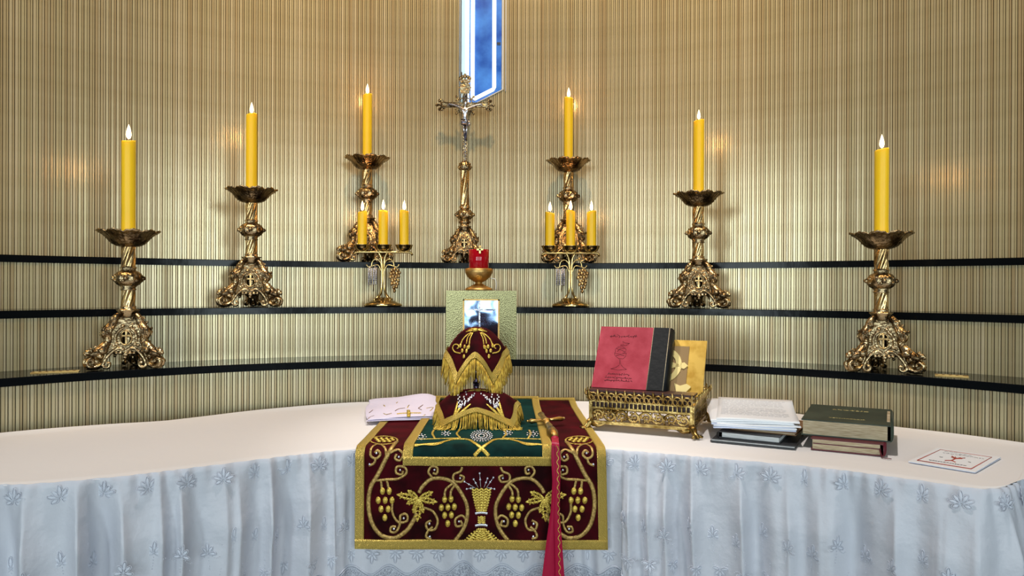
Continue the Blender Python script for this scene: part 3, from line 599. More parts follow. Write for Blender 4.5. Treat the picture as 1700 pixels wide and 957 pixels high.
# ================================================================ three-candle candelabra
def candelabrum(label, loc, rz):
    root = thing('three_candle_candelabrum', label, 'candelabrum', loc, rz, 'brass three-candle candelabra')
    b = MB(); b.lathe([(0.080, 0), (0.083, 0.004), (0.080, 0.010), (0.070, 0.014), (0.045, 0.024), (0.022, 0.032), (0.010, 0.036)], 40); b.build('base', 'brass_pol', root)
    for i in range(4):
        a = PI/4+i*PI/2; c, s_ = math.cos(a), math.sin(a)
        pts = cat_rom([(0.052*c, 0.038*s_, 0.026), (0.030*c, 0.022*s_, 0.036), (0.012*c, 0.010*s_, 0.062), (0.007*c, 0.007*s_, 0.10), (0.007*c, 0.007*s_, 0.16), (0.012*c, 0.008*s_, 0.195), (0.026*c, 0.012*s_, 0.215)], 5)
        b = MB(); b.tube(pts, 0.0048, 8); b.build('stem_rod', 'brass_pol', root)
    b = MB(); b.tube([(-0.128, 0, 0.206), (-0.122, 0, 0.217), (-0.112, 0, 0.219), (0.112, 0, 0.219), (0.122, 0, 0.217), (0.128, 0, 0.206)], 0.0048, 8); b.build('cross_bar', 'brass_pol', root)
    for x in (-0.092, 0, 0.092):
        b = MB(); b.lathe([(0.004, 0.219), (0.014, 0.222), (0.026, 0.227), (0.034, 0.236), (0.038, 0.247), (0.0395, 0.248), (0.037, 0.249), (0.031, 0.240), (0.020, 0.231), (0.0, 0.229)], 32, (x, 0, 0), cap=False); b.build('candle_cup', 'brass_pol', root)
    for sgn, nm in ((-1, 'wheat_hook'), (1, 'grape_hook')):
        b = MB(); b.tube(cat_rom([(sgn*0.006, -0.008, 0.150), (sgn*0.010, -0.010, 0.176), (sgn*0.026, -0.011, 0.190), (sgn*0.044, -0.011, 0.182), (sgn*0.050, -0.011, 0.160)], 5), 0.0030, 6)
        b.tube(cat_rom([(sgn*0.008, -0.008, 0.140), (sgn*0.018, -0.010, 0.164), (sgn*0.034, -0.011, 0.166), (sgn*0.060, -0.011, 0.158), (sgn*0.072, -0.011, 0.168)], 5), 0.0026, 6); b.build(nm, 'brass_pol', root)
    for x0 in (-0.056, -0.034):
        b = MB(); b.tube([(x0, -0.012, 0.164), (x0-0.002, -0.012, 0.110), (x0-0.006, -0.012, 0.060)], 0.0016, 5)
        for i in range(8):
            z = 0.150-0.0085*i
            for q in (-1, 1): b.ball((x0+q*0.0055, -0.013, z), (0.0036, 0.0036, 0.0066), 7, 5, Matrix.Rotation(q*0.5, 3, 'Y'))
        b.build('wheat_ear', 'silver', root)
    b = MB(); i = 0
    for row, (z, n_) in enumerate(((0.146, 3), (0.132, 4), (0.118, 4), (0.104, 3), (0.090, 3), (0.076, 2), (0.062, 1))):
        for k in range(n_): b.ball((0.052+(k-(n_-1)/2)*0.0125+0.003*(row % 2), -0.013-0.004*(k % 2), z+0.003*(k % 2)), 0.0075, 9, 6)
    b.build('grape_cluster', 'brass_smooth', root)
    root.scale = (1, 1, 1.09); return root
cl0 = None
for i, (px, wh) in enumerate(((636, 'left of the red lamp'), (947, 'right of the red lamp'))):
    p = on_arc(px, R2+0.095); lb = 'brass three-candle candelabrum with hanging wheat and grapes, ' + wh; rz = (0.02, -0.03)[i]
    if cl0 is None: cl0 = candelabrum(lb, (p.x, p.y, Z2+0.0005), rz)
    else: dup(cl0, (p.x, p.y, Z2+0.0005), rz, lb)
    for k, x in enumerate((-0.092, 0, 0.092)):
        candle('short yellow candle in the %s cup of the candelabrum %s' % (('left', 'middle', 'right')[k], wh), (p.x+x*math.cos(rz), p.y+x*math.sin(rz), Z2+0.2305*1.09), (0.166, 0.172, 0.170)[k]+(0, 0.004)[i], 0.0205, 'short_candle', 'short yellow candles in the candelabra', fl=0.95, power=0.5)
# ================================================================ tabernacle and sanctuary lamp
tp = on_arc(799, R1+0.02); TY = R1+CC.y-0.0+0.012; TX = on_y(799, 540, TY).x; TW = 0.286; THt = on_y(799, 483, TY).z-Z1; TD = 0.195
tab = thing('tabernacle', 'square hammered gilt tabernacle with mirror-polished cross door', 'tabernacle', (TX, TY, Z1+0.0005), 0)
b = MB(); b.box((0, TD/2+0.006, THt/2), (TW-0.004, TD-0.012, THt-0.002)); b.build('cabinet_body', 'hammered', tab)
dw = 0.142/2; dz0 = 0.03; dz1 = THt-0.038
b = MB(); b.plate([(-TW/2, 0), (TW/2, 0), (TW/2, THt), (-TW/2, THt)], [[(-dw, dz0), (dw, dz0), (dw, dz1), (-dw, dz1)]], 0.016); b.xf(Matrix.Translation((0, -0.010, 0))); b.build('front_frame', 'hammered', tab)
b = MB(); e = 0.006
for x in (-dw, dw): b.box((x, -0.010, (dz0+dz1)/2), (e, 0.012, dz1-dz0+e))
for z in (dz0, dz1): b.box((0, -0.010, z), (dw*2+e, 0.012, e))
b.build('door_moulding', 'brass_dull', tab)
b = MB(); b.box((0, -0.002, (dz0+dz1)/2), (dw*2-0.004, 0.006, dz1-dz0-0.004)); door = b.build('door', 'mirror', tab)
b = MB(); b.box((-0.007, -0.007, (dz0+dz1)/2+0.01), (0.006, 0.005, dz1-dz0-0.03)); b.box((-0.001, -0.0075, dz1-0.040), (0.118, 0.006, 0.006)); b.build('door_cross', 'silver', door)
lp = Vector((on_y(795, 470, TY+0.07).x, TY+0.065, Z1+THt+0.001))
lamp = thing('sanctuary_lamp', 'red glass sanctuary lamp on a brass goblet stand atop the tabernacle', 'lamp', lp)
def zl(py): return on_y(795, py, lp.y).z-lp.z
b = MB(); b.lathe([(0.056, 0), (0.058, 0.003), (0.054, 0.009), (0.038, 0.016), (0.018, 0.026), (0.013, 0.031), (0.018, 0.035), (0.034, 0.044), (0.050, 0.058), (0.057, 0.074), (0.058, zl(447)), (0.054, zl(446)), (0.0, zl(448))], 36); b.build('stand', 'brass_dull', lamp)
g0, g1 = zl(446)+0.0005, zl(415)
b = MB(); b.lathe([(0.001, g0), (0.038, g0), (0.041, g0+0.004), (0.0425, g1), (0.0415, g1+0.001), (0.0395, g1), (0.038, g0+0.010), (0.001, g0+0.008)], 36, cap=False); gl = b.build('red_glass', 'redglass', lamp)
b = MB(); b.lathe([(0.0, g0+0.010), (0.030, g0+0.010), (0.030, g0+0.045), (0.0, g0+0.046)], 20, cap=False); b.build('oil_candle', 'maroon', lamp)
b = MB(); b.box((0.006, -0.044, g1-0.004), (0.007, 0.004, 0.026)); b.box((0.006, -0.044, g1-0.001), (0.026, 0.004, 0.007)); b.tube([(0.006, -0.044, g1+0.008), (0.006, -0.03, g1+0.014)], 0.003, 6); b.ball((0.006, -0.044, g1+0.010), 0.006, 8, 6); b.build('cross_ornament', 'gold_pale', lamp)
b = MB(); b.tube(cat_rom([(0.050, 0.02, 0.050), (0.066, 0.02, 0.048), (0.072, 0.025, 0.030), (0.070, 0.03, 0.004)], 5), 0.0022, 6); b.build('power_cord', 'white_paint', lamp)
# brass name plates lying on the lowest shelf
for (px0, px1, py, wh) in ((52, 132, 618, 'left'), (1552, 1608, 624, 'right')):
    a = on_z(px0, py+1.5 if wh == 'left' else py-1, Z1); c = on_z(px1, py-1.5 if wh == 'left' else py+2, Z1); mid = (a+c)/2; d = c-a
    t = thing('name_plate', 'flat engraved brass plate lying on the lowest shelf, far %s' % wh, 'plaque', (mid.x, mid.y, Z1+0.0003), math.atan2(d.y, d.x), 'brass plates on the lowest shelf')
    b = MB(); L = d.length; b.box((0, 0, 0.0012), (L, 0.045, 0.002)); b.build('plate', 'brass_dull', t)
    b = MB()
    for k in range(int(L/0.02)): b.box((-L/2+0.015+k*0.02, 0.002, 0.0024), (0.012, 0.012, 0.0006))
    b.build('engraving', 'gold_pale', t)
# ================================================================ velvet altar frontal
YF = 2.094; BEND = 0.022
def cloth_path(off, ztail, yback=2.93, lift=0.016):
    pts = [(yback, ZT+0.004+off+lift), (yback-0.05, ZT+0.004+off+lift*0.5), (yback-0.12, ZT+0.004+off)]
    y = yback-0.12
    while y > YF+BEND+0.04: y -= 0.04; pts.append((max(y, YF+BEND+0.005), ZT+0.004+off))
    for k in range(7):
        a = PI/2*k/6; pts.append((YF+BEND-(BEND+off)*math.sin(a), ZT+0.004-BEND+(BEND+off)*math.cos(a)))
    z = ZT-BEND
    while z > ztail+0.02: z -= 0.02; pts.append((YF-off, max(z, ztail)))
    if pts[-1][1] > ztail+1e-4: pts.append((YF-off, ztail))
    return pts
def make_surface(path, x_at, wav=0.002, cut=None):
    L = [0]
    for p, q in zip(path, path[1:]): L.append(L[-1]+math.hypot(q[0]-p[0], q[1]-p[1]))
    def S(u, t, off=0.0):                # t = arc length from the back edge
        t = max(0, min(L[-1], t)); i = 0
        while i < len(L)-2 and t > L[i+1]: i += 1
        k = (t-L[i])/(L[i+1]-L[i]); p, q = path[i], path[i+1]; dy, dz = q[0]-p[0], q[1]-p[1]; dl = math.hypot(dy, dz); nx = Vector((0, dz/dl, -dy/dl))
        x0, x1 = x_at(t/L[-1]); x = x0+(x1-x0)*u; hang = max(0, (ZT-0.02-(p[1]+dz*k)))
        return Vector((x, p[0]+dy*k, p[1]+dz*k))+nx*off+Vector((0, -wav*8*hang*(0.5+0.5*math.sin(x*17+1.0)), 0.0012*noise.noise(Vector((x*8, t*8, 1)))))
    return S, L[-1]
ZTAIL = on_y(800, 911.5, YF).z
xl_f, xr_f = on_y(590, 850, YF).x, on_y(1009, 850, YF).x
S1, T1 = make_surface(cloth_path(0.0, ZTAIL), lambda k: (xl_f+0.0*(1-k), xr_f-0.025*(1-k)))
fro = thing('altar_frontal', 'burgundy velvet altar cloth with gold border, vines and chalice hanging over the front', 'altar cloth')
def slab(S, u0, u1, t0, t1, off0, off1, nu, nt):
    b = MB(); b.grid(lambda u, v: S(u0+(u1-u0)*u, t0+(t1-t0)*v, off1), nu, nt); n1 = len(b.v)
    b.grid(lambda u, v: S(u0+(u1-u0)*u, t0+(t1-t0)*v, off0), nu, nt); w = nu+1; rim = [i for i in range(nu+1)]+[j*w+nu for j in range(1, nt+1)]+[nt*w+i for i in range(nu-1, -1, -1)]+[j*w for j in range(nt-1, 0, -1)]
    m = len(rim); b.f += [(rim[i], rim[(i+1) % m], rim[(i+1) % m]+n1, rim[i]+n1) for i in range(m)]; b.sm += [False]*m; return b
fb = slab(S1, 0, 1, 0, T1, 0, 0.003, 60, 80); fb.build('velvet_panel', 'velvet_red', fro)
def borders(S, T, wdt, xw, parent, front=True, back=True):
    k = xw/wdt if False else None
    for nm, a in (('left', (0, xw, 0, T)), ('right', (1-xw, 1, 0, T))):
        slab(S, *a, 0.001, 0.006, 6, 80).build('gold_border', 'gold_braid', parent)
    if front: slab(S, 0.0, 1, T-wdt, T, 0.001, 0.0068, 60, 4).build('gold_border', 'gold_braid', parent)
    if back: slab(S, 0.0, 1, 0, wdt, 0.001, 0.0068, 60, 4).build('gold_border', 'gold_braid', parent)
borders(S1, T1, 0.027, 0.036, fro)
grn = thing('green_altar_cloth', 'dark green velvet cloth with gold border and crossed branches on the burgundy frontal', 'altar cloth')
YG = YF-0.008; ZG = on_y(800, 772, YF).z
xg0, xg1 = on_y(669, 765, YF-0.01).x, on_y(917, 765, YF-0.01).x
S2, T2 = make_surface(cloth_path(0.0075, ZG, 2.915, 0.016), lambda k: (xg0+0.0*(1-k), xg1-0.01*(1-k)), 0.001)
gb = slab(S2, 0, 1, 0, T2, 0, 0.0025, 40, 60); gb.build('velvet_panel', 'velvet_green', grn)
borders(S2, T2, 0.024, 0.066, grn)
# --- embroidery laid on a cloth surface
def hit(bv, px, py):
    d = ray(px, py); h = bv.ray_cast(CPOS, d, 10)
    if h[0] is None: return None
    n = h[1]; return (h[0], n if n.dot(d) < 0 else -n)
def stroke(b, bv, pts, wpx, n=6, lift=0.0016, flat=0.34, smooth=True, taper=False):
    P = cat_rom([(x, y, 0) for x, y in pts], n) if smooth else [Vector((x, y, 0)) for x, y in pts]
    a = []; up = []
    for p in P:
        h = hit(bv, p.x, p.y)
        if h: a.append(h[0]+h[1]*lift); up.append(h[1])
    if len(a) < 2: return
    N = len(a); rad = []
    for i, p in enumerate(a):
        r_ = wpx/2*p.y/FPX
        if taper: r_ *= 0.25+0.75*math.sin(PI*(i+0.5)/N)
        rad.append(r_)
    b.tube(a, rad, 6, flat, up)
def bead(b, bv, px, py, rpx, asp=1.25, lift=0.0015):
    h = hit(bv, px, py)
    if not h: return
    r_ = rpx*h[0].y/FPX; n = h[1]; x = Vector((1, 0, 0)); x = (x-n*x.dot(n)).normalized(); z = n.cross(x); R = Matrix((x, n, z)).transposed()
    b.ball(h[0]+n*lift, (r_, r_*0.6, r_*asp), 8, 5, R)
def fc(p): return (570+p[0]/3.3, 640+p[1]/3.3)
def fcs(pts): return [fc(p) for p in pts]
FB = fb.bvh(); GB = gb.bvh()
def mir(pts): return [(1514-x, y) for x, y in pts]
vines = [([(292, 312), (262, 350), (240, 390), (190, 490), (150, 560), (138, 660), (160, 760), (210, 822), (280, 836), (345, 798), (385, 740), (402, 700)], 25), ([(415, 590), (430, 560), (470, 520), (520, 508), (590, 525), (640, 580), (678, 660), (675, 740), (650, 800), (612, 850)], 23)]
curls = [[(236, 395), (228, 345), (190, 326), (155, 345), (150, 385), (178, 402), (203, 380), (188, 358), (172, 372)], [(178, 400), (168, 428), (140, 440)], [(255, 372), (300, 354), (327, 380), (310, 412), (284, 402), (292, 378)], [(178, 522), (240, 517), (300, 512), (345, 482), (337, 450), (295, 446), (290, 480), (322, 488), (326, 468)],
         [(490, 508), (466, 475), (485, 445), (515, 452), (512, 484), (490, 480)], [(652, 448), (640, 472), (606, 488), (606, 522), (648, 528), (660, 502), (636, 492)], [(268, 640), (270, 700), (302, 750), (350, 742), (346, 706), (314, 714), (310, 760), (290, 802), (260, 802), (264, 776), (290, 776)],
         [(440, 670), (490, 690), (517, 740), (502, 788), (464, 790), (454, 758), (482, 740)], [(490, 775), (462, 802), (455, 832), (482, 842)], [(678, 745), (650, 713), (614, 735), (620, 772), (652, 764), (640, 740)], [(207, 526), (212, 572)], [(240, 524), (250, 572)], [(604, 535), (562, 570), (555, 612)], [(614, 542), (590, 580), (588, 612)]]
grapes1 = [(215, 580), (252, 580), (192, 630), (230, 630), (267, 630), (207, 678), (246, 678), (228, 725)]
grapes2 = [(555, 625), (590, 622), (537, 670), (573, 668), (608, 665), (555, 712), (592, 710), (572, 757)]
gems = [(182, 374), (305, 392), (312, 464), (500, 462), (640, 508), (332, 728), (278, 786), (472, 758), (474, 828), (634, 745), (145, 432)]
for sd in (0, 1):
    f_ = (lambda q: fcs(mir(q))) if sd else (lambda q: fcs(q))
    for pts, w in vines: b = MB(); stroke(b, FB, f_(pts), w/3.3); b.build('vine_embroidery', 'gold_thread', fro)
    for pts in curls: b = MB(); stroke(b, FB, f_(pts), 15/3.3, 5); b.build('tendril_embroidery', 'gold_thread', fro)
    for gr in (grapes1, grapes2):
        b = MB()
        for p in f_(gr): bead(b, FB, p[0], p[1], 4.6, 1.35); bead(b, FB, p[0]+1.5, p[1]-1, 3.2, 1.3, 0.003)
        b.build('grape_embroidery', 'gold_bright', fro)
    b = MB(); c = (412, 622)
    for tx, ty, w in ((292, 598, 26), (352, 574, 20), (492, 582, 22), (516, 640, 24), (405, 748, 30), (345, 650, 18), (382, 700, 18), (440, 700, 18)):
        dx, dy = tx-c[0], ty-c[1]; L = math.hypot(dx, dy); nx, ny = -dy/L, dx/L
        for q in (-1, 1): stroke(b, FB, f_([c, (c[0]+dx*0.5+nx*w*0.45*q, c[1]+dy*0.5+ny*w*0.45*q), (tx, ty)]), 15/3.3, 4, taper=True)
        for t_ in (0.3, 0.5, 0.7):
            for q in (-1, 1): stroke(b, FB, f_([(c[0]+dx*t_, c[1]+dy*t_), (c[0]+dx*(t_+0.12)+nx*w*0.7*q, c[1]+dy*(t_+0.12)+ny*w*0.7*q)]), 9/3.3, 2, 0.0035, smooth=False)
    b.build('leaf_embroidery', 'gold_bright', fro)
    b = MB()
    for p in f_(gems): bead(b, FB, p[0], p[1], 1.9, 1.0, 0.0035)
    b.build('bead_trim', 'silver_bead', fro, kind='stuff')
    b = MB(); stroke(b, FB, f_([(222+75*math.cos(k*PI/10), 304+22*math.sin(k*PI/10)) for k in range(21)]), 11/3.3, 3); b2 = b
    for k in range(11): p = f_([(180+28*(k % 4)+8*(k//4), 296+8*(k//4))])[0]; bead(b, FB, p[0], p[1], 4.0, 0.8)
    b.build('roundel_embroidery', 'gold_bright', fro)
b = MB()                                 # embroidered chalice
for i in range(9):
    y = 572+i*14.5; hw = lerp_tab([(560, 54), (600, 50), (650, 38), (690, 26), (700, 20)], y)
    stroke(b, FB, fcs([(757-hw+hw*2*k/8, y+(5 if k % 2 else -5)) for k in range(9)]), 13/3.3, 3)
for i in range(4):
    y = 722+i*10; stroke(b, FB, fcs([(737+40*k/4, y+(4 if k % 2 else -4)) for k in range(5)]), 10/3.3, 3)
for i in range(6):
    y = 790+i*12; hw = lerp_tab([(785, 18), (800, 40), (820, 66), (850, 94)], y); stroke(b, FB, fcs([(757-hw+hw*2*k/10, y+(4 if k % 2 else -4)) for k in range(11)]), 12/3.3, 3)
b.build('chalice_embroidery', 'gold_bright', fro)
b = MB()
for y in (703, 770): stroke(b, FB, fcs([(722, y), (740, y-4), (757, y-5), (774, y-4), (790, y)]), 15/3.3, 4)
b.build('chalice_rings', 'silver_bead', fro)
b = MB()
for x, y in ((676, 568), (664, 528), (714, 515), (747, 482), (790, 510), (822, 505), (828, 568)):
    x0 = 757+(x-757)*0.42; y0 = 560; stroke(b, FB, fcs([(x0, y0), (x, y)]), 4/3.3, 2, smooth=False); 
    for t_ in (0.55, 1.0): p = fc((x0+(x-x0)*t_, y0+(y-y0)*t_)); bead(b, FB, p[0], p[1], 1.9, 1.0)
b.build('bead_spray', 'silver_bead', fro, kind='stuff')
b = MB()
br1 = [(388, 332), (450, 326), (520, 320), (600, 300), (680, 300), (720, 320), (760, 350), (797, 388)]
for pts in (br1, mir(br1)): stroke(b, GB, fcs(pts), 22/3.3)
for pts in ([(390, 300), (520, 296), (640, 292)], [(500, 292), (488, 268), (496, 248)], [(640, 290), (622, 268), (640, 246)], [(545, 318), (500, 330), (440, 328)]):
    stroke(b, GB, fcs(pts), 13/3.3); stroke(b, GB, fcs(mir(pts)), 13/3.3)
b.build('branch_embroidery', 'gold_bright', grn)
for cx, cy, n_, r_ in ((757, 280, 22, 40), (424, 286, 9, 26), (1036, 270, 9, 26), (562, 268, 7, 20), (902, 264, 7, 20)):
    b = MB()
    for k in range(n_):
        a = 2*PI*k/n_
        for t_ in ((0.35, 0.7, 1.0, 1.25) if n_ > 20 else (0.5, 1.0)): p = fc((cx+r_*t_*math.cos(a)*1.15, cy+r_*t_*0.62*math.sin(a))); bead(b, GB, p[0], p[1], 1.7, 1.0)
    b.build('bead_flower', 'silver_bead', grn)
# ================================================================ chalice and its veil, lower veil
def veil(name, label, apex, hem, band, fr_len, floor_z=None, pw=(0.85, 1.7, 0)):
    """hem: list of (azimuth from the front in deg, radius, drop); symmetric left/right"""
    full = hem+[(360-a, r, d) for a, r, d in reversed(hem[:-1])]
    def H(a):
        a = a % 360
        for (a0, r0, d0), (a1, r1, d1) in zip(full, full[1:]):
            if a <= a1:
                t = (a-a0)/(a1-a0); ts = t**1.6 if d1 > d0 else 1-(1-t)**1.6; return r0+(r1-r0)*ts, d0+(d1-d0)*ts
        return full[-1][1:]
    ax = Vector(apex)
    def P(a, s_, off=0.0):
        r, d = H(a); s2 = s_**pw[0]; w = math.radians(a); rr = r*s2*(1+0.03*math.sin(a/57*9)*s_*s_)+off; z = -d*(pw[2]*s_+(1-pw[2])*s_**pw[1])+off*0.6
        return ax+Vector((math.sin(w)*rr, -math.cos(w)*rr, z))
    t = thing(name, label, 'veil')
    b = MB(); b.grid(lambda u, v: P(360*u, max(v, 0.012)), 120, 26, closed=True); b.build('velvet_cover', 'velvet_red', t); bv = b.bvh()
    b2 = MB(); b2.grid(lambda u, v: P(360*u, 1-band+band*v, 0.003), 160, 4, closed=True); b2.grid(lambda u, v: P(360*u, 1-band+band*v, 0.0055 if v in (0, 1) else 0.0045), 160, 1, closed=True); b2.build('gold_band', 'gold_braid', t)
    f = MB(); N = 300; rg = random.Random(3)
    for k in range(N):
        a = 360*(k+rg.random()*0.8)/N; p = P(a, 1.0, 0.002); o = Vector((p.x-ax.x, p.y-ax.y, 0)).normalized(); L = fr_len*rg.uniform(0.75, 1.1); pts = [p+Vector((0, 0, 0.003))]
        sx = rg.uniform(-0.006, 0.006); side = Vector((-o.y, o.x, 0))
        for q in (0.33, 0.66, 1.0):
            w = p+o*(0.010*q+0.003*rg.random())+side*sx*q+Vector((0, 0, -L*q))
            if floor_z is not None and w.z < floor_z+0.002: w += o*(floor_z+0.002-w.z)*0.5; w.z = floor_z+0.002+0.003*rg.random()
            pts.append(w)
        f.tube(pts, 0.0015, 3)
    o = f.build('fringe', 'fringe', t, kind='stuff'); return t, bv
VY = 2.50; vt = on_y(791, 543, VY)
v1, V1B = veil('chalice_veil', 'burgundy velvet chalice veil with grapes and yellow fringe, raised on the chalice', vt,
               [(0, 0.095, 0.098), (34, 0.105, 0.185), (75, 0.104, 0.098), (100, 0.104, 0.085), (140, 0.105, 0.18), (180, 0.095, 0.10)], 0.105, 0.066, None, (0.80, 1.9, 0.0))
LY = 2.44; vl = on_y(794, 646, LY); ZV = ZT+0.014
v2, V2B = veil('paten_veil', 'burgundy velvet veil with silver wheat and yellow fringe, lying low in front', vl,
               [(0, 0.108, 0.060), (46, 0.152, (vl.z-ZV)*0.97), (80, 0.133, 0.052), (100, 0.131, 0.052), (134, 0.145, (vl.z-ZV)*0.97), (180, 0.11, 0.062)], 0.11, 0.050, ZV, (0.66, 2.4, 0.22))
def vc(p): return (720+p[0]*150/718, 540+p[1]*200/957)
def vcs(pts): return [vc(p) for p in pts]
def vm(pts): return [(680-x, y) for x, y in pts]
b = MB()
for sd in (0, 1):
    g = (lambda q: vcs(vm(q))) if sd else vcs
    for pts in ([(300, 60), (260, 85), (230, 120), (215, 160)], [(305, 62), (272, 100), (262, 150)], [(312, 62), (290, 110), (284, 160)]): stroke(b, V1B, g(pts), 2.4, 5)
    stroke(b, V1B, g([(215, 225), (170, 215), (152, 185), (165, 158), (192, 158), (200, 178), (186, 188)]), 2.4, 5)
    for p in g([(213, 165), (248, 172), (280, 175), (228, 205), (262, 208), (242, 250), (272, 180)]): bead(b, V1B, p[0], p[1], 2.6, 1.5)
    for k in range(4): stroke(b, V1B, g([(340, 40), (300-14*k, 28+9*k)]), 2.6, 2, smooth=False)
p = vc((330, 42)); bead(b, V1B, p[0], p[1], 5.5, 0.7); b.build('grape_embroidery', 'gold_bright', v1)
for sd in (0, 1):
    b = MB(); bs = MB(); bf = MB()
    g = (lambda q: vcs([(712-x, y) for x, y in q])) if sd else vcs
    for pts in ([(140, 775), (165, 720), (192, 610)], [(145, 775), (215, 700), (295, 628)], [(142, 778), (190, 690), (215, 655)]): stroke(b, V2B, g(pts), 5, 5, taper=True)
    for k in range(4): stroke(bf, V2B, g([(350, 520), (310-14*k, 505+8*k)]), 2.4, 2, smooth=False)
    for st in ([(205, 650), (215, 600), (200, 560)], [(215, 650), (245, 590), (262, 535)], [(225, 650), (265, 605), (310, 560)], [(225, 640), (285, 585), (330, 548)]):
        for k in range(7):
            t_ = k/6; p = g([(st[0][0]+(st[2][0]-st[0][0])*t_, st[0][1]+(st[2][1]-st[0][1])*t_)])[0]; bead(bs, V2B, p[0]+(1.2 if k % 2 else -1.2), p[1], 1.5, 1.9)
    b.build('leaf_embroidery', 'gold_bright', v2); bs.build('wheat_embroidery', 'silver_bead', v2)
    p = vc((354, 522)); bead(bf, V2B, p[0], p[1], 5.5, 0.8); bf.build('apex_embroidery', 'gold_bright', v2)
chal = thing('chalice', 'dark silver chalice standing under the raised burgundy veil', 'chalice', (vt.x, VY, ZT+0.0155))
hc = vt.z-(ZT+0.0155)-0.010
b = MB(); b.lathe([(0.062, 0), (0.064, 0.004), (0.050, 0.014), (0.020, 0.03), (0.010, 0.05), (0.009, hc-0.20), (0.012, hc-0.175)], 28); b.build('foot', 'chalice_dark', chal)
b = MB(); kz = on_y(791, 617, VY).z-(ZT+0.0155); b.ball((0, 0, kz), (0.019, 0.019, 0.017), 16, 10); b.lathe([(0.009, kz-0.05), (0.012, kz-0.045), (0.009, kz-0.03), (0.010, kz)], 16); b.build('knob', 'chalice_dark', chal)
b = MB(); b.lathe([(0.010, kz+0.01), (0.014, hc-0.105), (0.036, hc-0.085), (0.044, hc-0.05), (0.047, hc-0.024), (0.044, hc-0.022), (0.0, hc-0.024)], 28, cap=False); b.build('cup', 'chalice_dark', chal)
# ================================================================ white folded cloth
ca = on_z(621, 704, ZT+0.018); cb_ = on_z(731, 694, ZT+0.018); d = cb_-ca; rz = math.atan2(d.y, d.x)*0.35; FWd, FDp, FH = 0.262, 0.35, 0.024
fcl = thing('folded_cloth', 'folded lilac-white cloth with small gold cross embroidery, left of the veils', 'cloth', (0, 0, 0))
org = Vector((on_y(670, 690, 2.62).x-0.004, 2.662, ZT+0.0125)); RZ = Matrix.Rotation(rz, 3, 'Z')
fold_top = None
for i in range(4):
    h0 = FH*i/4+0.0005; h1 = FH*(i+1)/4-0.0004; ins = 0.008*random.random(); b = MB()
    def lay(u, v, h0=h0, h1=h1, ins=ins, i=i):
        a = 2*PI*v; w = FDp/2-ins; y = max(-1, min(1, 1.25*math.cos(a)))*w; z = (h0+h1)/2+math.sin(a)*(h1-h0)/2 if abs(1.25*math.cos(a)) > 1 else ((h1 if math.sin(a) > 0 else h0))
        x = (u-0.5)*(FWd-ins*1.2+0.014*math.sin(y*19+i)); sag = 0.010*noise.noise(Vector((x*9, y*7, i*0.4)))+0.010*(abs(u-0.5)*2)**4*(-1)+(0.012*max(0, y/w)*(0.5+0.5*math.sin(x*23)))
        return org+RZ @ Vector((x, y, max(0.0005*(i+1), (z+sag*(0.3+0.25*i))*(0.85+0.35*y/w))))
    b.grid(lay, 30, 28); b.build('fold_layer', 'lilac', fcl); fold_top = b if i == 3 else fold_top
LB = fold_top.bvh()
def lc(p): return (590+p[0]/10, 640+p[1]/10)
b = MB()
stroke(b, LB, [lc(p) for p in ((690, 480), (780, 470), (900, 465), (1000, 465), (1090, 465))], 4, 4, 0.001); stroke(b, LB, [lc(p) for p in ((880, 420), (885, 470), (885, 525))], 6, 4, 0.001); bead(b, LB, *lc((885, 470)), 4, 0.9); b.build('gold_cross_embroidery', 'gold_bright', fcl); b = MB()
for pts in (((470, 330), (490, 355)), ((1110, 525), (1160, 490)), ((680, 300), (700, 280)), ((1180, 385), (1290, 370), (1240, 430)), ((470, 470), (510, 490), (600, 470)), ((860, 380), (890, 330))): stroke(b, LB, [lc(p) for p in pts], 1.6, 3, 0.001)
b.build('gold_stitching', 'gold_bright', fcl, kind='stuff')
b = MB()
for pts in (((660, 430), (720, 395), (820, 382)), ((1045, 385), (1120, 330)), ((1045, 385), (1100, 412)), ((230, 460), (290, 415)), ((215, 560), (250, 530), (310, 510)), ((810, 540), (900, 552), (1010, 540)), ((510, 495), (570, 480))): stroke(b, LB, [lc(p) for p in pts], 1.5, 3, 0.001)
b.build('brown_stitching', 'brown_cover', fcl, kind='stuff')
# ================================================================ hand cross with ribbon
hx = thing('hand_cross', 'gilt hand cross lying on the green cloth with its handle towards the edge', 'cross')
zh = ZT+0.030; A = on_z(900, 691, zh+0.004); B = on_z(921, 727, zh-0.006)
ax_ = (B-A).normalized(); sd_ = Vector((-ax_.y, ax_.x, 0)).normalized(); C0 = on_z(906, 698, zh+0.003)
b = MB(); b.tube([A-ax_*0.03, A, C0, C0+(B-C0)*0.3], [0.012, 0.009, 0.010, 0.009], 10, 0.6, Vector((0, 0, 1)))
for q, e in ((1, on_z(876, 700, zh)), (-1, on_z(936, 695, zh))):
    b.tube([C0, C0.lerp(e, 0.5), C0.lerp(e, 0.8), e], [0.008, 0.011, 0.016, 0.006], 10, 0.5, Vector((0, 0, 1))); b.ball(e, 0.005, 8, 6)
b.ball(A-ax_*0.035, 0.008, 8, 6); b.ball(C0, (0.016, 0.016, 0.008), 12, 6); b.rough(0.0012, 120); b.build('cross_head', 'brass_stand', hx)
b = MB(); pts = [C0.lerp(B, t_) for t_ in (0.25, 0.4, 0.5, 0.62, 0.75, 0.88, 1.0)]; b.tube(pts, [0.008, 0.012, 0.010, 0.015, 0.017, 0.014, 0.008], 12); b.rough(0.0012, 110); b.build('handle', 'brass_stand', hx)
rb = thing('crimson_ribbon', 'crimson satin ribbon tied to the hand cross and hanging down the front', 'ribbon')
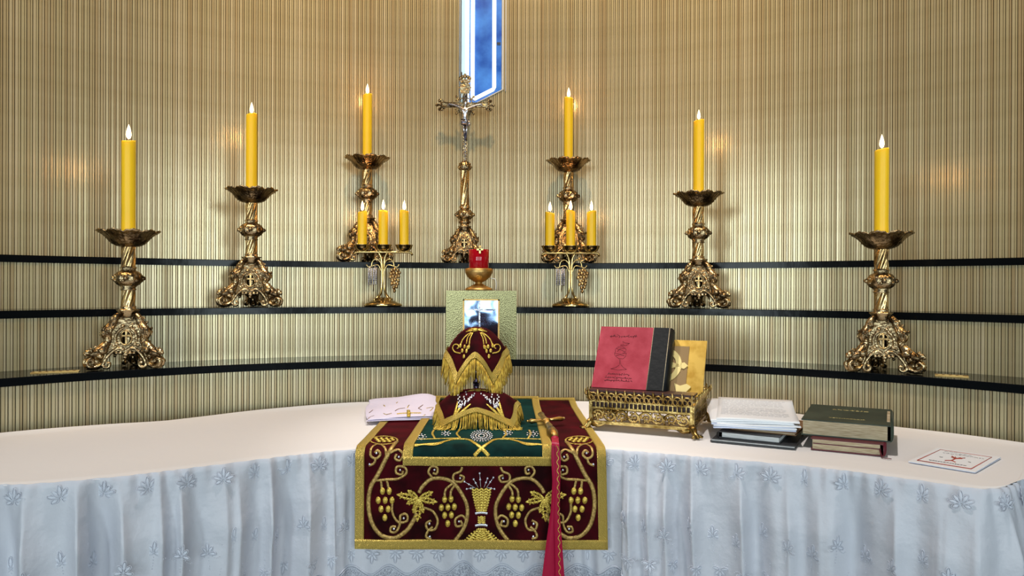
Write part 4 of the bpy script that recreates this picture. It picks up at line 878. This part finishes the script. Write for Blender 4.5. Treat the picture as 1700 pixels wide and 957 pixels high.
def rib(b, lft, rgt, y_off, tw):
    def fn(u, v):
        i = v*(len(lft)-1); k = min(int(i), len(lft)-2); t_ = i-k; l_ = Vector(lft[k]).lerp(Vector(lft[k+1]), t_); r_ = Vector(rgt[k]).lerp(Vector(rgt[k+1]), t_); q = l_.lerp(r_, u)
        p = on_y(q.x, q.y, YF-0.030-y_off)
        if q.y < 742: p = on_z(q.x, q.y, zh-0.004+0.002*u) if q.y < 735 else p
        p = p.copy(); p.y -= tw*math.sin(u*PI)*min(1, v*2.5); return p
    b.grid(fn, 8, 40)
b = MB(); rib(b, [(916, 726), (915, 760), (917, 800), (914, 850), (907, 900), (900, 957), (894, 1010)], [(924, 726), (927, 760), (926, 800), (922, 850), (923, 900), (924, 957), (925, 1010)], 0.0, 0.006); b.build('ribbon_tail', 'ribbon', rb)
b = MB(); rib(b, [(920, 728), (922, 760), (921, 800), (919, 850), (921, 900), (922, 957), (922, 1010)], [(927, 728), (931, 760), (930, 800), (929, 850), (933, 900), (937, 957), (941, 1010)], 0.006, 0.004); r2 = b.build('ribbon_tail', 'ribbon', rb); RB = b.bvh()
b = MB(); stroke(b, RB, [(925+(2 if k % 2 else -1)+k*0.12, 740+k*7) for k in range(35)], 1.2, 3, 0.001); b.build('gold_stitching', 'gold_bright', rb)
b = MB(); b.ball(B+Vector((0, -0.006, -0.002)), (0.012, 0.010, 0.009), 12, 8); b.build('knot', 'ribbon', rb)
# ================================================================ brass book stand, book and back plate
SL = on_z(979.7, 703.4, ZT+0.022); SR = on_z(1150, 716.7, ZT+0.022); du = SR-SL; du.z = 0; SWd = du.length; sang = math.atan2(du.y, du.x); SDp = 0.27
st = thing('book_stand', 'pierced gilt brass book stand with scrollwork panels and claw feet', 'book stand', (SL.x, SL.y, ZT+0.0015), sang)
zb0, zb1, zb2, zb3 = 0.022, 0.074, 0.096, 0.130
def side_panel(L, name, mtx, detail=True):
    pp = link(name, None, st); pp.matrix_local = mtx
    b = MB()
    for z, h in ((zb0+0.005, 0.010), (zb1, 0.006), (zb2, 0.006)): b.box((L/2, 0, z), (L, 0.008, h))
    for x in (0.004, L-0.004): b.box((x, 0, (zb0+zb2)/2), (0.008, 0.009, zb2-zb0))
    b.build('panel_frame', 'brass_stand', pp)
    b = MB(); n_ = max(3, round(L/0.040)); w = (L-0.016)/n_; zc_ = (zb0+0.010+zb1-0.003)/2; hh = (zb1-0.003-zb0-0.010)/2
    for k in range(n_):
        cx = 0.008+w*(k+0.5); sg = 1 if k % 2 else -1
        pts = [(cx+(w*0.50*(1-t_/14*0.85))*math.cos(PI+t_*0.62)*1.0, 0, zc_+sg*(hh*0.95*(1-t_/14*0.85))*math.sin(PI+t_*0.62)) for t_ in range(15)]
        b.tube(pts, [0.0042]*8+[0.0036]*7, 6); b.ball(pts[-1], (0.006, 0.004, 0.006), 8, 5)
        for q in (0.2, 0.9, 1.6, 2.4, 3.3, 4.4, 5.3): b.tube([(cx+w*0.3*math.cos(q+k), 0, zc_+hh*0.6*math.sin(q+k)), (cx+w*0.5*math.cos(q+k+0.4), 0, zc_+hh*0.95*math.sin(q+k+0.4))], [0.005, 0.002], 5)
        b.tube([(cx+w*0.5, 0, zc_-sg*hh), (cx+w*0.42, 0, zc_-sg*hh*0.4), (cx+w*0.5, 0, zc_+sg*hh*0.5)], 0.003, 5)
    b.build('scroll_frieze', 'brass_stand', pp)
    b = MB(); n_ = round(L/0.0145); 
    for k in range(n_+1): b.box((0.006+(L-0.012)*k/n_, 0, (zb1+zb2)/2), (0.0035, 0.006, zb2-zb1))
    b.build('bar_band', 'brass_stand', pp)
    b = MB(); n_ = round(L/0.030); w = L/n_; zt_ = zb2+0.002
    fl_ = lambda x, z: Vector((x, -0.006-(z-zt_)*0.45, z))
    for k in range(n_):
        cx = w*(k+0.5); b.tube([fl_(cx+w*0.46*math.cos(a*PI/10), zt_+0.012+0.014*math.sin(a*PI/10)) for a in range(11)], 0.0026, 5)
        for q in (-0.25, 0.25): b.tube([fl_(cx+w*(q+0.20*math.cos(a*PI/6)), zt_+0.009+0.009*math.sin(a*PI/6)) for a in range(13)], 0.0022, 5)
    for k in range(n_+1): leafp = fl_(w*k, zt_+0.026); b.ball(leafp, (0.004, 0.003, 0.011), 8, 6); b.tube([fl_(w*k, zt_), fl_(w*k, zt_+0.02)], 0.0028, 5)
    b.build('arched_crest', 'brass_stand', pp)
side_panel(SWd, 'front_panel', Matrix.Translation((0, 0, 0)))
side_panel(SDp, 'side_panel', Matrix.Translation((SWd, 0, 0)) @ Matrix.Rotation(PI/2, 4, 'Z'))
side_panel(SDp, 'side_panel', Matrix.Translation((0, SDp, 0)) @ Matrix.Rotation(-PI/2, 4, 'Z'))
side_panel(SWd, 'rear_panel', Matrix.Translation((SWd, SDp, 0)) @ Matrix.Rotation(PI, 4, 'Z'))
for x, y, a in ((0, 0, -3*PI/4), (SWd, 0, -PI/4), (SWd, SDp, PI/4), (0, SDp, 3*PI/4)):
    b = MB(); dx, dy = math.cos(a), math.sin(a)
    b.tube([(x-dx*0.006, y-dy*0.006, 0.034), (x+dx*0.004, y+dy*0.004, 0.024), (x+dx*0.014, y+dy*0.014, 0.010), (x+dx*0.024, y+dy*0.024, 0.009)], [0.012, 0.011, 0.008, 0.0085], 8)
    for q in (0.6, 0, -0.6): b.tube([(x+dx*0.018, y+dy*0.018, 0.010), (x+math.cos(a+q)*0.032, y+math.sin(a+q)*0.032, 0.006)], [0.006, 0.0045], 6)
    for (ex, ey) in ((-1 if x > 0 else 1, 0), (0, -1 if y > 0 else 1)): b.tube([(x+ex*0.008, y+ey*0.008, 0.022), (x+ex*0.03, y+ey*0.03, 0.017), (x+ex*0.048, y+ey*0.048, 0.022)], [0.010, 0.007, 0.004], 6)
    b.rough(0.001, 120); b.build('claw_foot', 'brass_stand', st)
# slope
b = MB(); b.box((SWd/2, 0.010, (zb1+zb3)/2-0.004), (SWd-0.012, 0.004, zb3-zb1-0.010)); b.build('lining_board', 'dark_wood', st)
TILT = math.radians(31); bx0, by0, bz0 = -0.008, 0.040, 0.133
nrm = Matrix.Rotation(-TILT, 3, 'X')
b = MB(); b.box((SWd/2, by0-0.014, bz0-0.004), (SWd+0.010, 0.074, 0.006)); b.build('ledge', 'dark_wood', st)
PH = 0.200; pm = Matrix.Translation((0, by0+0.055, bz0-0.018)) @ nrm.to_4x4()
b = MB(); b.box((SWd/2+0.014, 0.005, PH/2), (SWd, 0.008, PH)); b.xf(pm); bp_ = b.build('back_plate', 'gold_plate', st)
b = MB(); X1 = SWd+0.014; b.box((SWd/2-0.012, 0.0, PH/2-0.010), (SWd-0.058, 0.003, PH-0.028)); b.xf(pm); b.build('etched_field', 'gold_etch', bp_)
b = MB(); cxp = SWd-0.118; czp = PH*0.52
b.plate(ell(cxp, czp, 0.058, 0.062, 40), [ell(cxp, czp, 0.040, 0.044, 40)], 0.004); b.plate([(cxp+0.055, czp-0.008), (cxp+0.066, czp-0.012), (cxp+0.079, czp), (cxp+0.066, czp+0.012), (cxp+0.055, czp+0.008)], [], 0.004)
b.plate([(cxp+0.050, czp-0.004), (cxp+0.02, czp-0.012), (cxp+0.0, czp), (cxp+0.02, czp+0.012), (cxp+0.050, czp+0.004)], [], 0.004)
b.plate([(cxp+0.05, 0.008), (cxp+0.075, 0.004), (cxp+0.095, 0.03), (cxp+0.08, 0.04), (cxp+0.06, 0.032), (cxp+0.04, 0.04)], [], 0.004)
b.xf(pm @ Matrix.Translation((0, -0.0045, 0))); b.build('ring_emblem', 'gold_pale', bp_)
# the book
bk = thing('large_red_book', 'large red leather book with black spine and pressed chalice, leaning on the stand', 'book', tuple(st.matrix_basis @ Vector((bx0, by0, bz0))), sang)
BW, BH, BT = 0.248, 0.226, 0.044
bm_ = nrm.to_4x4(); xs_ = BW*0.735
def bfront(name, mt, x0, x1, y0, z0=0, z1=BH, t=0.004, par=None):
    b = MB(); b.box(((x0+x1)/2, y0, (z0+z1)/2), (x1-x0, t, z1-z0)); b.xf(bm_); return b.build(name, mt, par or bk)
cov = bfront('front_cover', 'book_red', 0, xs_, 0.0); bfront('spine_panel', 'book_black', xs_, BW-0.012, -0.0004, t=0.0055)
bfront('back_cover', 'book_red', 0, BW-0.012, BT)
bfront('page_block', 'pages', 0.004, BW-0.02, BT/2, 0.003, BH-0.003, BT-0.005)
b = MB(); prof = [(BW-0.012+0.012*math.sin(PI*k/8), BT/2-math.cos(PI*k/8)*(BT/2+0.003)) for k in range(9)]
b.add([(x, y, 0) for x, y in prof]+[(x, y, BH) for x, y in prof], [(i, i+1, i+10, i+9) for i in range(8)]+[tuple(range(9)), tuple(range(17, 8, -1))], True); b.xf(bm_); b.build('spine', 'book_black', bk)
b = MB(); b.tube([(BW-0.013, -0.003, 0), (BW-0.013, -0.003, BH)], 0.0014, 5); b.tube([(xs_, -0.0025, 0), (xs_, -0.0025, BH)], 0.0012, 4); b.xf(bm_); b.build('hinge_line', 'pages', bk)
b = MB(); Y_ = -0.0024
def ln(pts, r=0.0006): b.tube([(x, Y_, z) for x, z in pts], r, 4)
def bkc(p): return ((p[0]-20-0.22*(800-p[1]))/640*xs_, (800-p[1])/730*BH)
for pts in ([(320, 385), (330, 425), (370, 455), (420, 455), (450, 430), (465, 390)], [(320, 390), (390, 402), (470, 388)], [(375, 455), (378, 500), (370, 530), (330, 560), (270, 578)], [(388, 455), (386, 500), (392, 530), (420, 560), (450, 578)], [(265, 578), (350, 590), (455, 578)], [(335, 380), (335, 345), (370, 318), (430, 316), (465, 340), (455, 375), (420, 388)], [(350, 340), (400, 350), (450, 372)], [(360, 370), (400, 335), (445, 330)], [(400, 295), (440, 285), (430, 245), (460, 265), (510, 270), (490, 285), (450, 298), (410, 298)], [(340, 420), (390, 410), (440, 420)]):
    ln([bkc(p) for p in pts])
def script(b, x0, x1, z, h, rg, r=0.0007, y=Y_):
    x = x0
    while x < x1:
        L = rg.uniform(0.6, 1.8)*h; pts = []; n_ = rg.randint(3, 6)
        for k in range(n_): pts.append(Vector((x+L*k/(n_-1), y, z+h*rg.choice((0, 0, 0.15, 0.5, -0.2, 0.9 if rg.random() < 0.3 else 0.1)))))
        b.tube(cat_rom(pts, 3), r, 4)
        if rg.random() < 0.5: b.ball((x+L*0.5, y, z+h*rg.choice((1.1, -0.5))), r*1.3, 5, 4)
        x += L+0.35*h
rg = random.Random(5); s_ = xs_/640
script(b, bkc((285, 185))[0], bkc((600, 185))[0], bkc((285, 190))[1], 0.006, rg, 0.0011)
for yy, xa, xb in ((640, 225, 480), (680, 190, 500), (715, 180, 505)): script(b, bkc((xa, yy))[0], bkc((xb, yy))[0], bkc((xa, yy))[1], 0.0045, rg, 0.001)
b.xf(bm_); b.build('pressed_design', 'press', cov)
# ================================================================ stacks of papers and books
def frame_from(pa, pb, z):
    a = on_z(*pa, z); c = on_z(*pb, z); d = c-a; return a, math.atan2(d.y, d.x), Vector((d.x, d.y, 0)).length
def book(name, label, loc, rz, w, d, t, cover, pages, spine='left', parent=None, cov_t=0.003):
    """lying book; local x = width along the front edge, y = depth away from the viewer"""
    r = thing(name, label, 'book', loc, rz)
    for z, nm in ((cov_t/2, 'back_cover'), (t-cov_t/2, 'front_cover')): b = MB(); b.box((w/2, d/2, z), (w, d, cov_t)); b.build(nm, cover, r)
    b = MB(); b.box((w/2+(0.002 if spine == 'left' else -0.002), d/2, t/2), (w-0.012, d-0.008, t-2*cov_t)); b.build('page_block', pages, r)
    xs = 0 if spine == 'left' else w; sg = -1 if spine == 'left' else 1
    b = MB(); prof = [(xs+sg*0.008*math.sin(PI*k/8), t/2-math.cos(PI*k/8)*t/2) for k in range(9)]
    b.add([(x, 0, z) for x, z in prof]+[(x, d, z) for x, z in prof], [(i, i+1, i+10, i+9) for i in range(8)]+[tuple(range(9)), tuple(range(17, 8, -1))], True); b.build('spine', cover, r)
    return r
zz = ZT+0.002
a, rz, w = frame_from((1179, 734), (1318, 752), zz); rzl = rz*0.75
fo = thing('black_folder', 'thin black folder at the bottom of the paper stack', 'folder', (a.x, a.y, zz), rzl)
b = MB(); b.box((0.12, 0.15, 0.002), (0.24, 0.30, 0.0035)); b.build('back_cover', 'dark_cover', fo); b = MB(); b.box((0.12, 0.151, 0.0052), (0.234, 0.292, 0.002)); b.build('inner_sheet', 'pages_white', fo); b = MB(); b.box((0.122, 0.153, 0.008), (0.236, 0.29, 0.003)); b.build('front_cover', 'dark_cover', fo)
zz += 0.0100
bk1 = book('grey_edged_book', 'dark book with pale grey page edges lying on the black folder', (a.x+0.03, a.y+0.012, zz), rzl-0.05, 0.175, 0.24, 0.020, 'dark_cover', 'pages_white'); zz += 0.0206
bk2 = book('thin_brown_book', 'thin brown booklet sticking out below the white papers', (a.x+0.075, a.y+0.035, zz), rzl-0.08, 0.185, 0.23, 0.008, 'brown_cover', 'pages', cov_t=0.002); zz += 0.0086
ps = Vector((a.x+0.012, a.y+0.005, 0)); ws = 0.235
rg = random.Random(11)
for k in range(7):
    sheet = thing('paper_sheet', ('topmost printed sheet of the loose paper stack' if k == 6 else 'loose paper sheet in the stack on the altar, layer %s' % ('lowest', 'second from bottom', 'third from bottom', 'middle', 'third from top', 'second from top')[k]), 'paper', (ps.x+rg.uniform(-0.012, 0.012)+0.004*(k > 3), ps.y+rg.uniform(-0.012, 0.01), zz), rzl*0.55+rg.uniform(-0.05, 0.05), 'loose papers in the stack')
    def sf(u, v, k=k): return Vector((u*ws, v*0.30, 0.001+0.0020*math.sin(u*5+k)*(1-v)*0.7+0.020*v*v*v*(k > 4)+0.0016*math.sin(v*7+k)))
    b = MB(); b.grid(sf, 14, 14); n1 = len(b.v); b.grid(lambda u, v: sf(u, v)+Vector((0, 0, 0.0028)), 14, 14); rim = [i for i in range(15)]+[j*15+14 for j in range(1, 15)]+[14*15+i for i in range(13, -1, -1)]+[j*15 for j in range(13, 0, -1)]
    mm = len(rim); b.f += [(rim[i], rim[(i+1) % mm], rim[(i+1) % mm]+n1, rim[i]+n1) for i in range(mm)]; b.sm += [False]*mm
    b.build('sheet', 'paper_blue' if k in (0, 2) else 'paper', sheet); zz += 0.0046
    if k == 6:
        b = MB()
        for li in range(17):
            v = 0.92-li*0.044; x = 0.05
            while x < 0.86:
                L = rg.uniform(0.03, 0.10)
                if li % 6 != 5 or x < 0.4: b.tube([sf(min(x+L*q/2, 0.9), v)+Vector((0, 0, 0.0031)) for q in range(3)], 0.0010, 4, 0.3, Vector((0, 0, 1)))
                x += L+0.018
        b.build('printed_lines', 'ink', sheet)
zz = ZT+0.002
a, rz, w = frame_from((1346, 747), (1470, 761), zz); rzr = rz*0.85
b1 = book('maroon_book', 'maroon-bound book with pale page edges under the large green book', (a.x, a.y, zz), rzr, 0.185, 0.26, 0.034, 'maroon', 'pages', spine='right'); zz += 0.0345
b = MB(); b.box((0.0925, 0.13, 0.0185), (0.1735, 0.254, 0.003)); b.build('page_divider', 'maroon', b1)
b = MB(); b.tube(cat_rom([(0.176, 0.004, 0.02), (0.180, -0.004, 0.006), (0.184, -0.020, 0.0015), (0.205, -0.028, 0.0015)], 4), 0.0022, 5, 0.5); b.build('bookmark_ribbon', 'maroon', b1)
a2 = on_z(1329, 722, zz); rz2 = rzr
b2 = book('large_green_book', 'large worn dark green book lying on the maroon book', (a2.x+0.002, a2.y, zz), rz2, 0.232, 0.31, 0.046, 'cloth_green', 'pages', spine='right')
b = MB(); rg = random.Random(9)
script(b, 0.07, 0.17, 0.0, 0.009, rg, 0.0012, 0.0)
for v in b.v: v.y, v.z = v.z+0.22, v.y+0.0465
n0 = len(b.v); script(b, 0.07, 0.16, 0.0, 0.005, rg, 0.0009, 0.0)
for v in b.v[n0:]: v.y, v.z = v.z+0.06, v.y+0.0465
b.build('gilt_title', 'ink_gold', b2)
b = MB(); b.box((0.226, 0.16, 0.0468), (0.008, 0.20, 0.0012)); b.build('worn_edge', 'pages', b2)
# --- card
c0 = on_z(1508, 767, ZT+0.004); c1 = on_z(1619, 785, ZT+0.004); c3 = on_z(1531, 742, ZT+0.004); d = c1-c0; L = d.length; rz = math.atan2(d.y, d.x); dp = (c3-c0).length
cd = thing('printed_card', 'folded white card with red border and printed emblem at the right end', 'card', (c0.x, c0.y, ZT+0.002), rz)
b = MB(); b.box((L/2, dp/2, 0.0010), (L, dp, 0.0016)); b.build('back_leaf', 'paper_blue', cd)
b = MB(); b.box((L/2, dp/2, 0.0034), (L, dp, 0.0012), Matrix.Rotation(0.006, 3, 'X')); b.build('front_leaf', 'paper', cd)
b = MB(); z = 0.0045; i0, i1, j0, j1 = L*0.09, L*0.90, dp*0.10, dp*0.90
for x0, y0, x1, y1 in ((i0, j0, i1, j0), (i1, j0, i1, j1), (i1, j1, i0, j1), (i0, j1, i0, j0)): b.tube([(x0, y0, z), (x1, y1, z)], 0.0011, 4)
for pts in (((0.40, 0.62), (0.5, 0.52), (0.60, 0.62)), ((0.42, 0.56), (0.5, 0.50), (0.58, 0.56)), ((0.5, 0.55), (0.5, 0.36)), ((0.42, 0.32), (0.5, 0.37), (0.58, 0.32)), ((0.46, 0.60), (0.5, 0.50), (0.54, 0.60))): b.tube([(L*x, dp*y, z) for x, y in pts], 0.0016, 5)
b.build('red_border_and_emblem', 'ink_red', cd)
b = MB(); rg = random.Random(4)
for yy, xa, xb, h in ((0.74, 0.2, 0.82, 0.006), (0.84, 0.18, 0.36, 0.006), (0.80, 0.42, 0.60, 0.006), (0.22, 0.22, 0.78, 0.004), (0.48, 0.26, 0.29, 0.005), (0.44, 0.72, 0.75, 0.005)):
    n0 = len(b.v); script(b, L*xa, L*xb, 0, h, rg, 0.0006, 0.0)
    for v in b.v[n0:]: v.y, v.z = v.z+dp*yy, v.y+z
b.build('printed_text', 'ink_dark', cd)
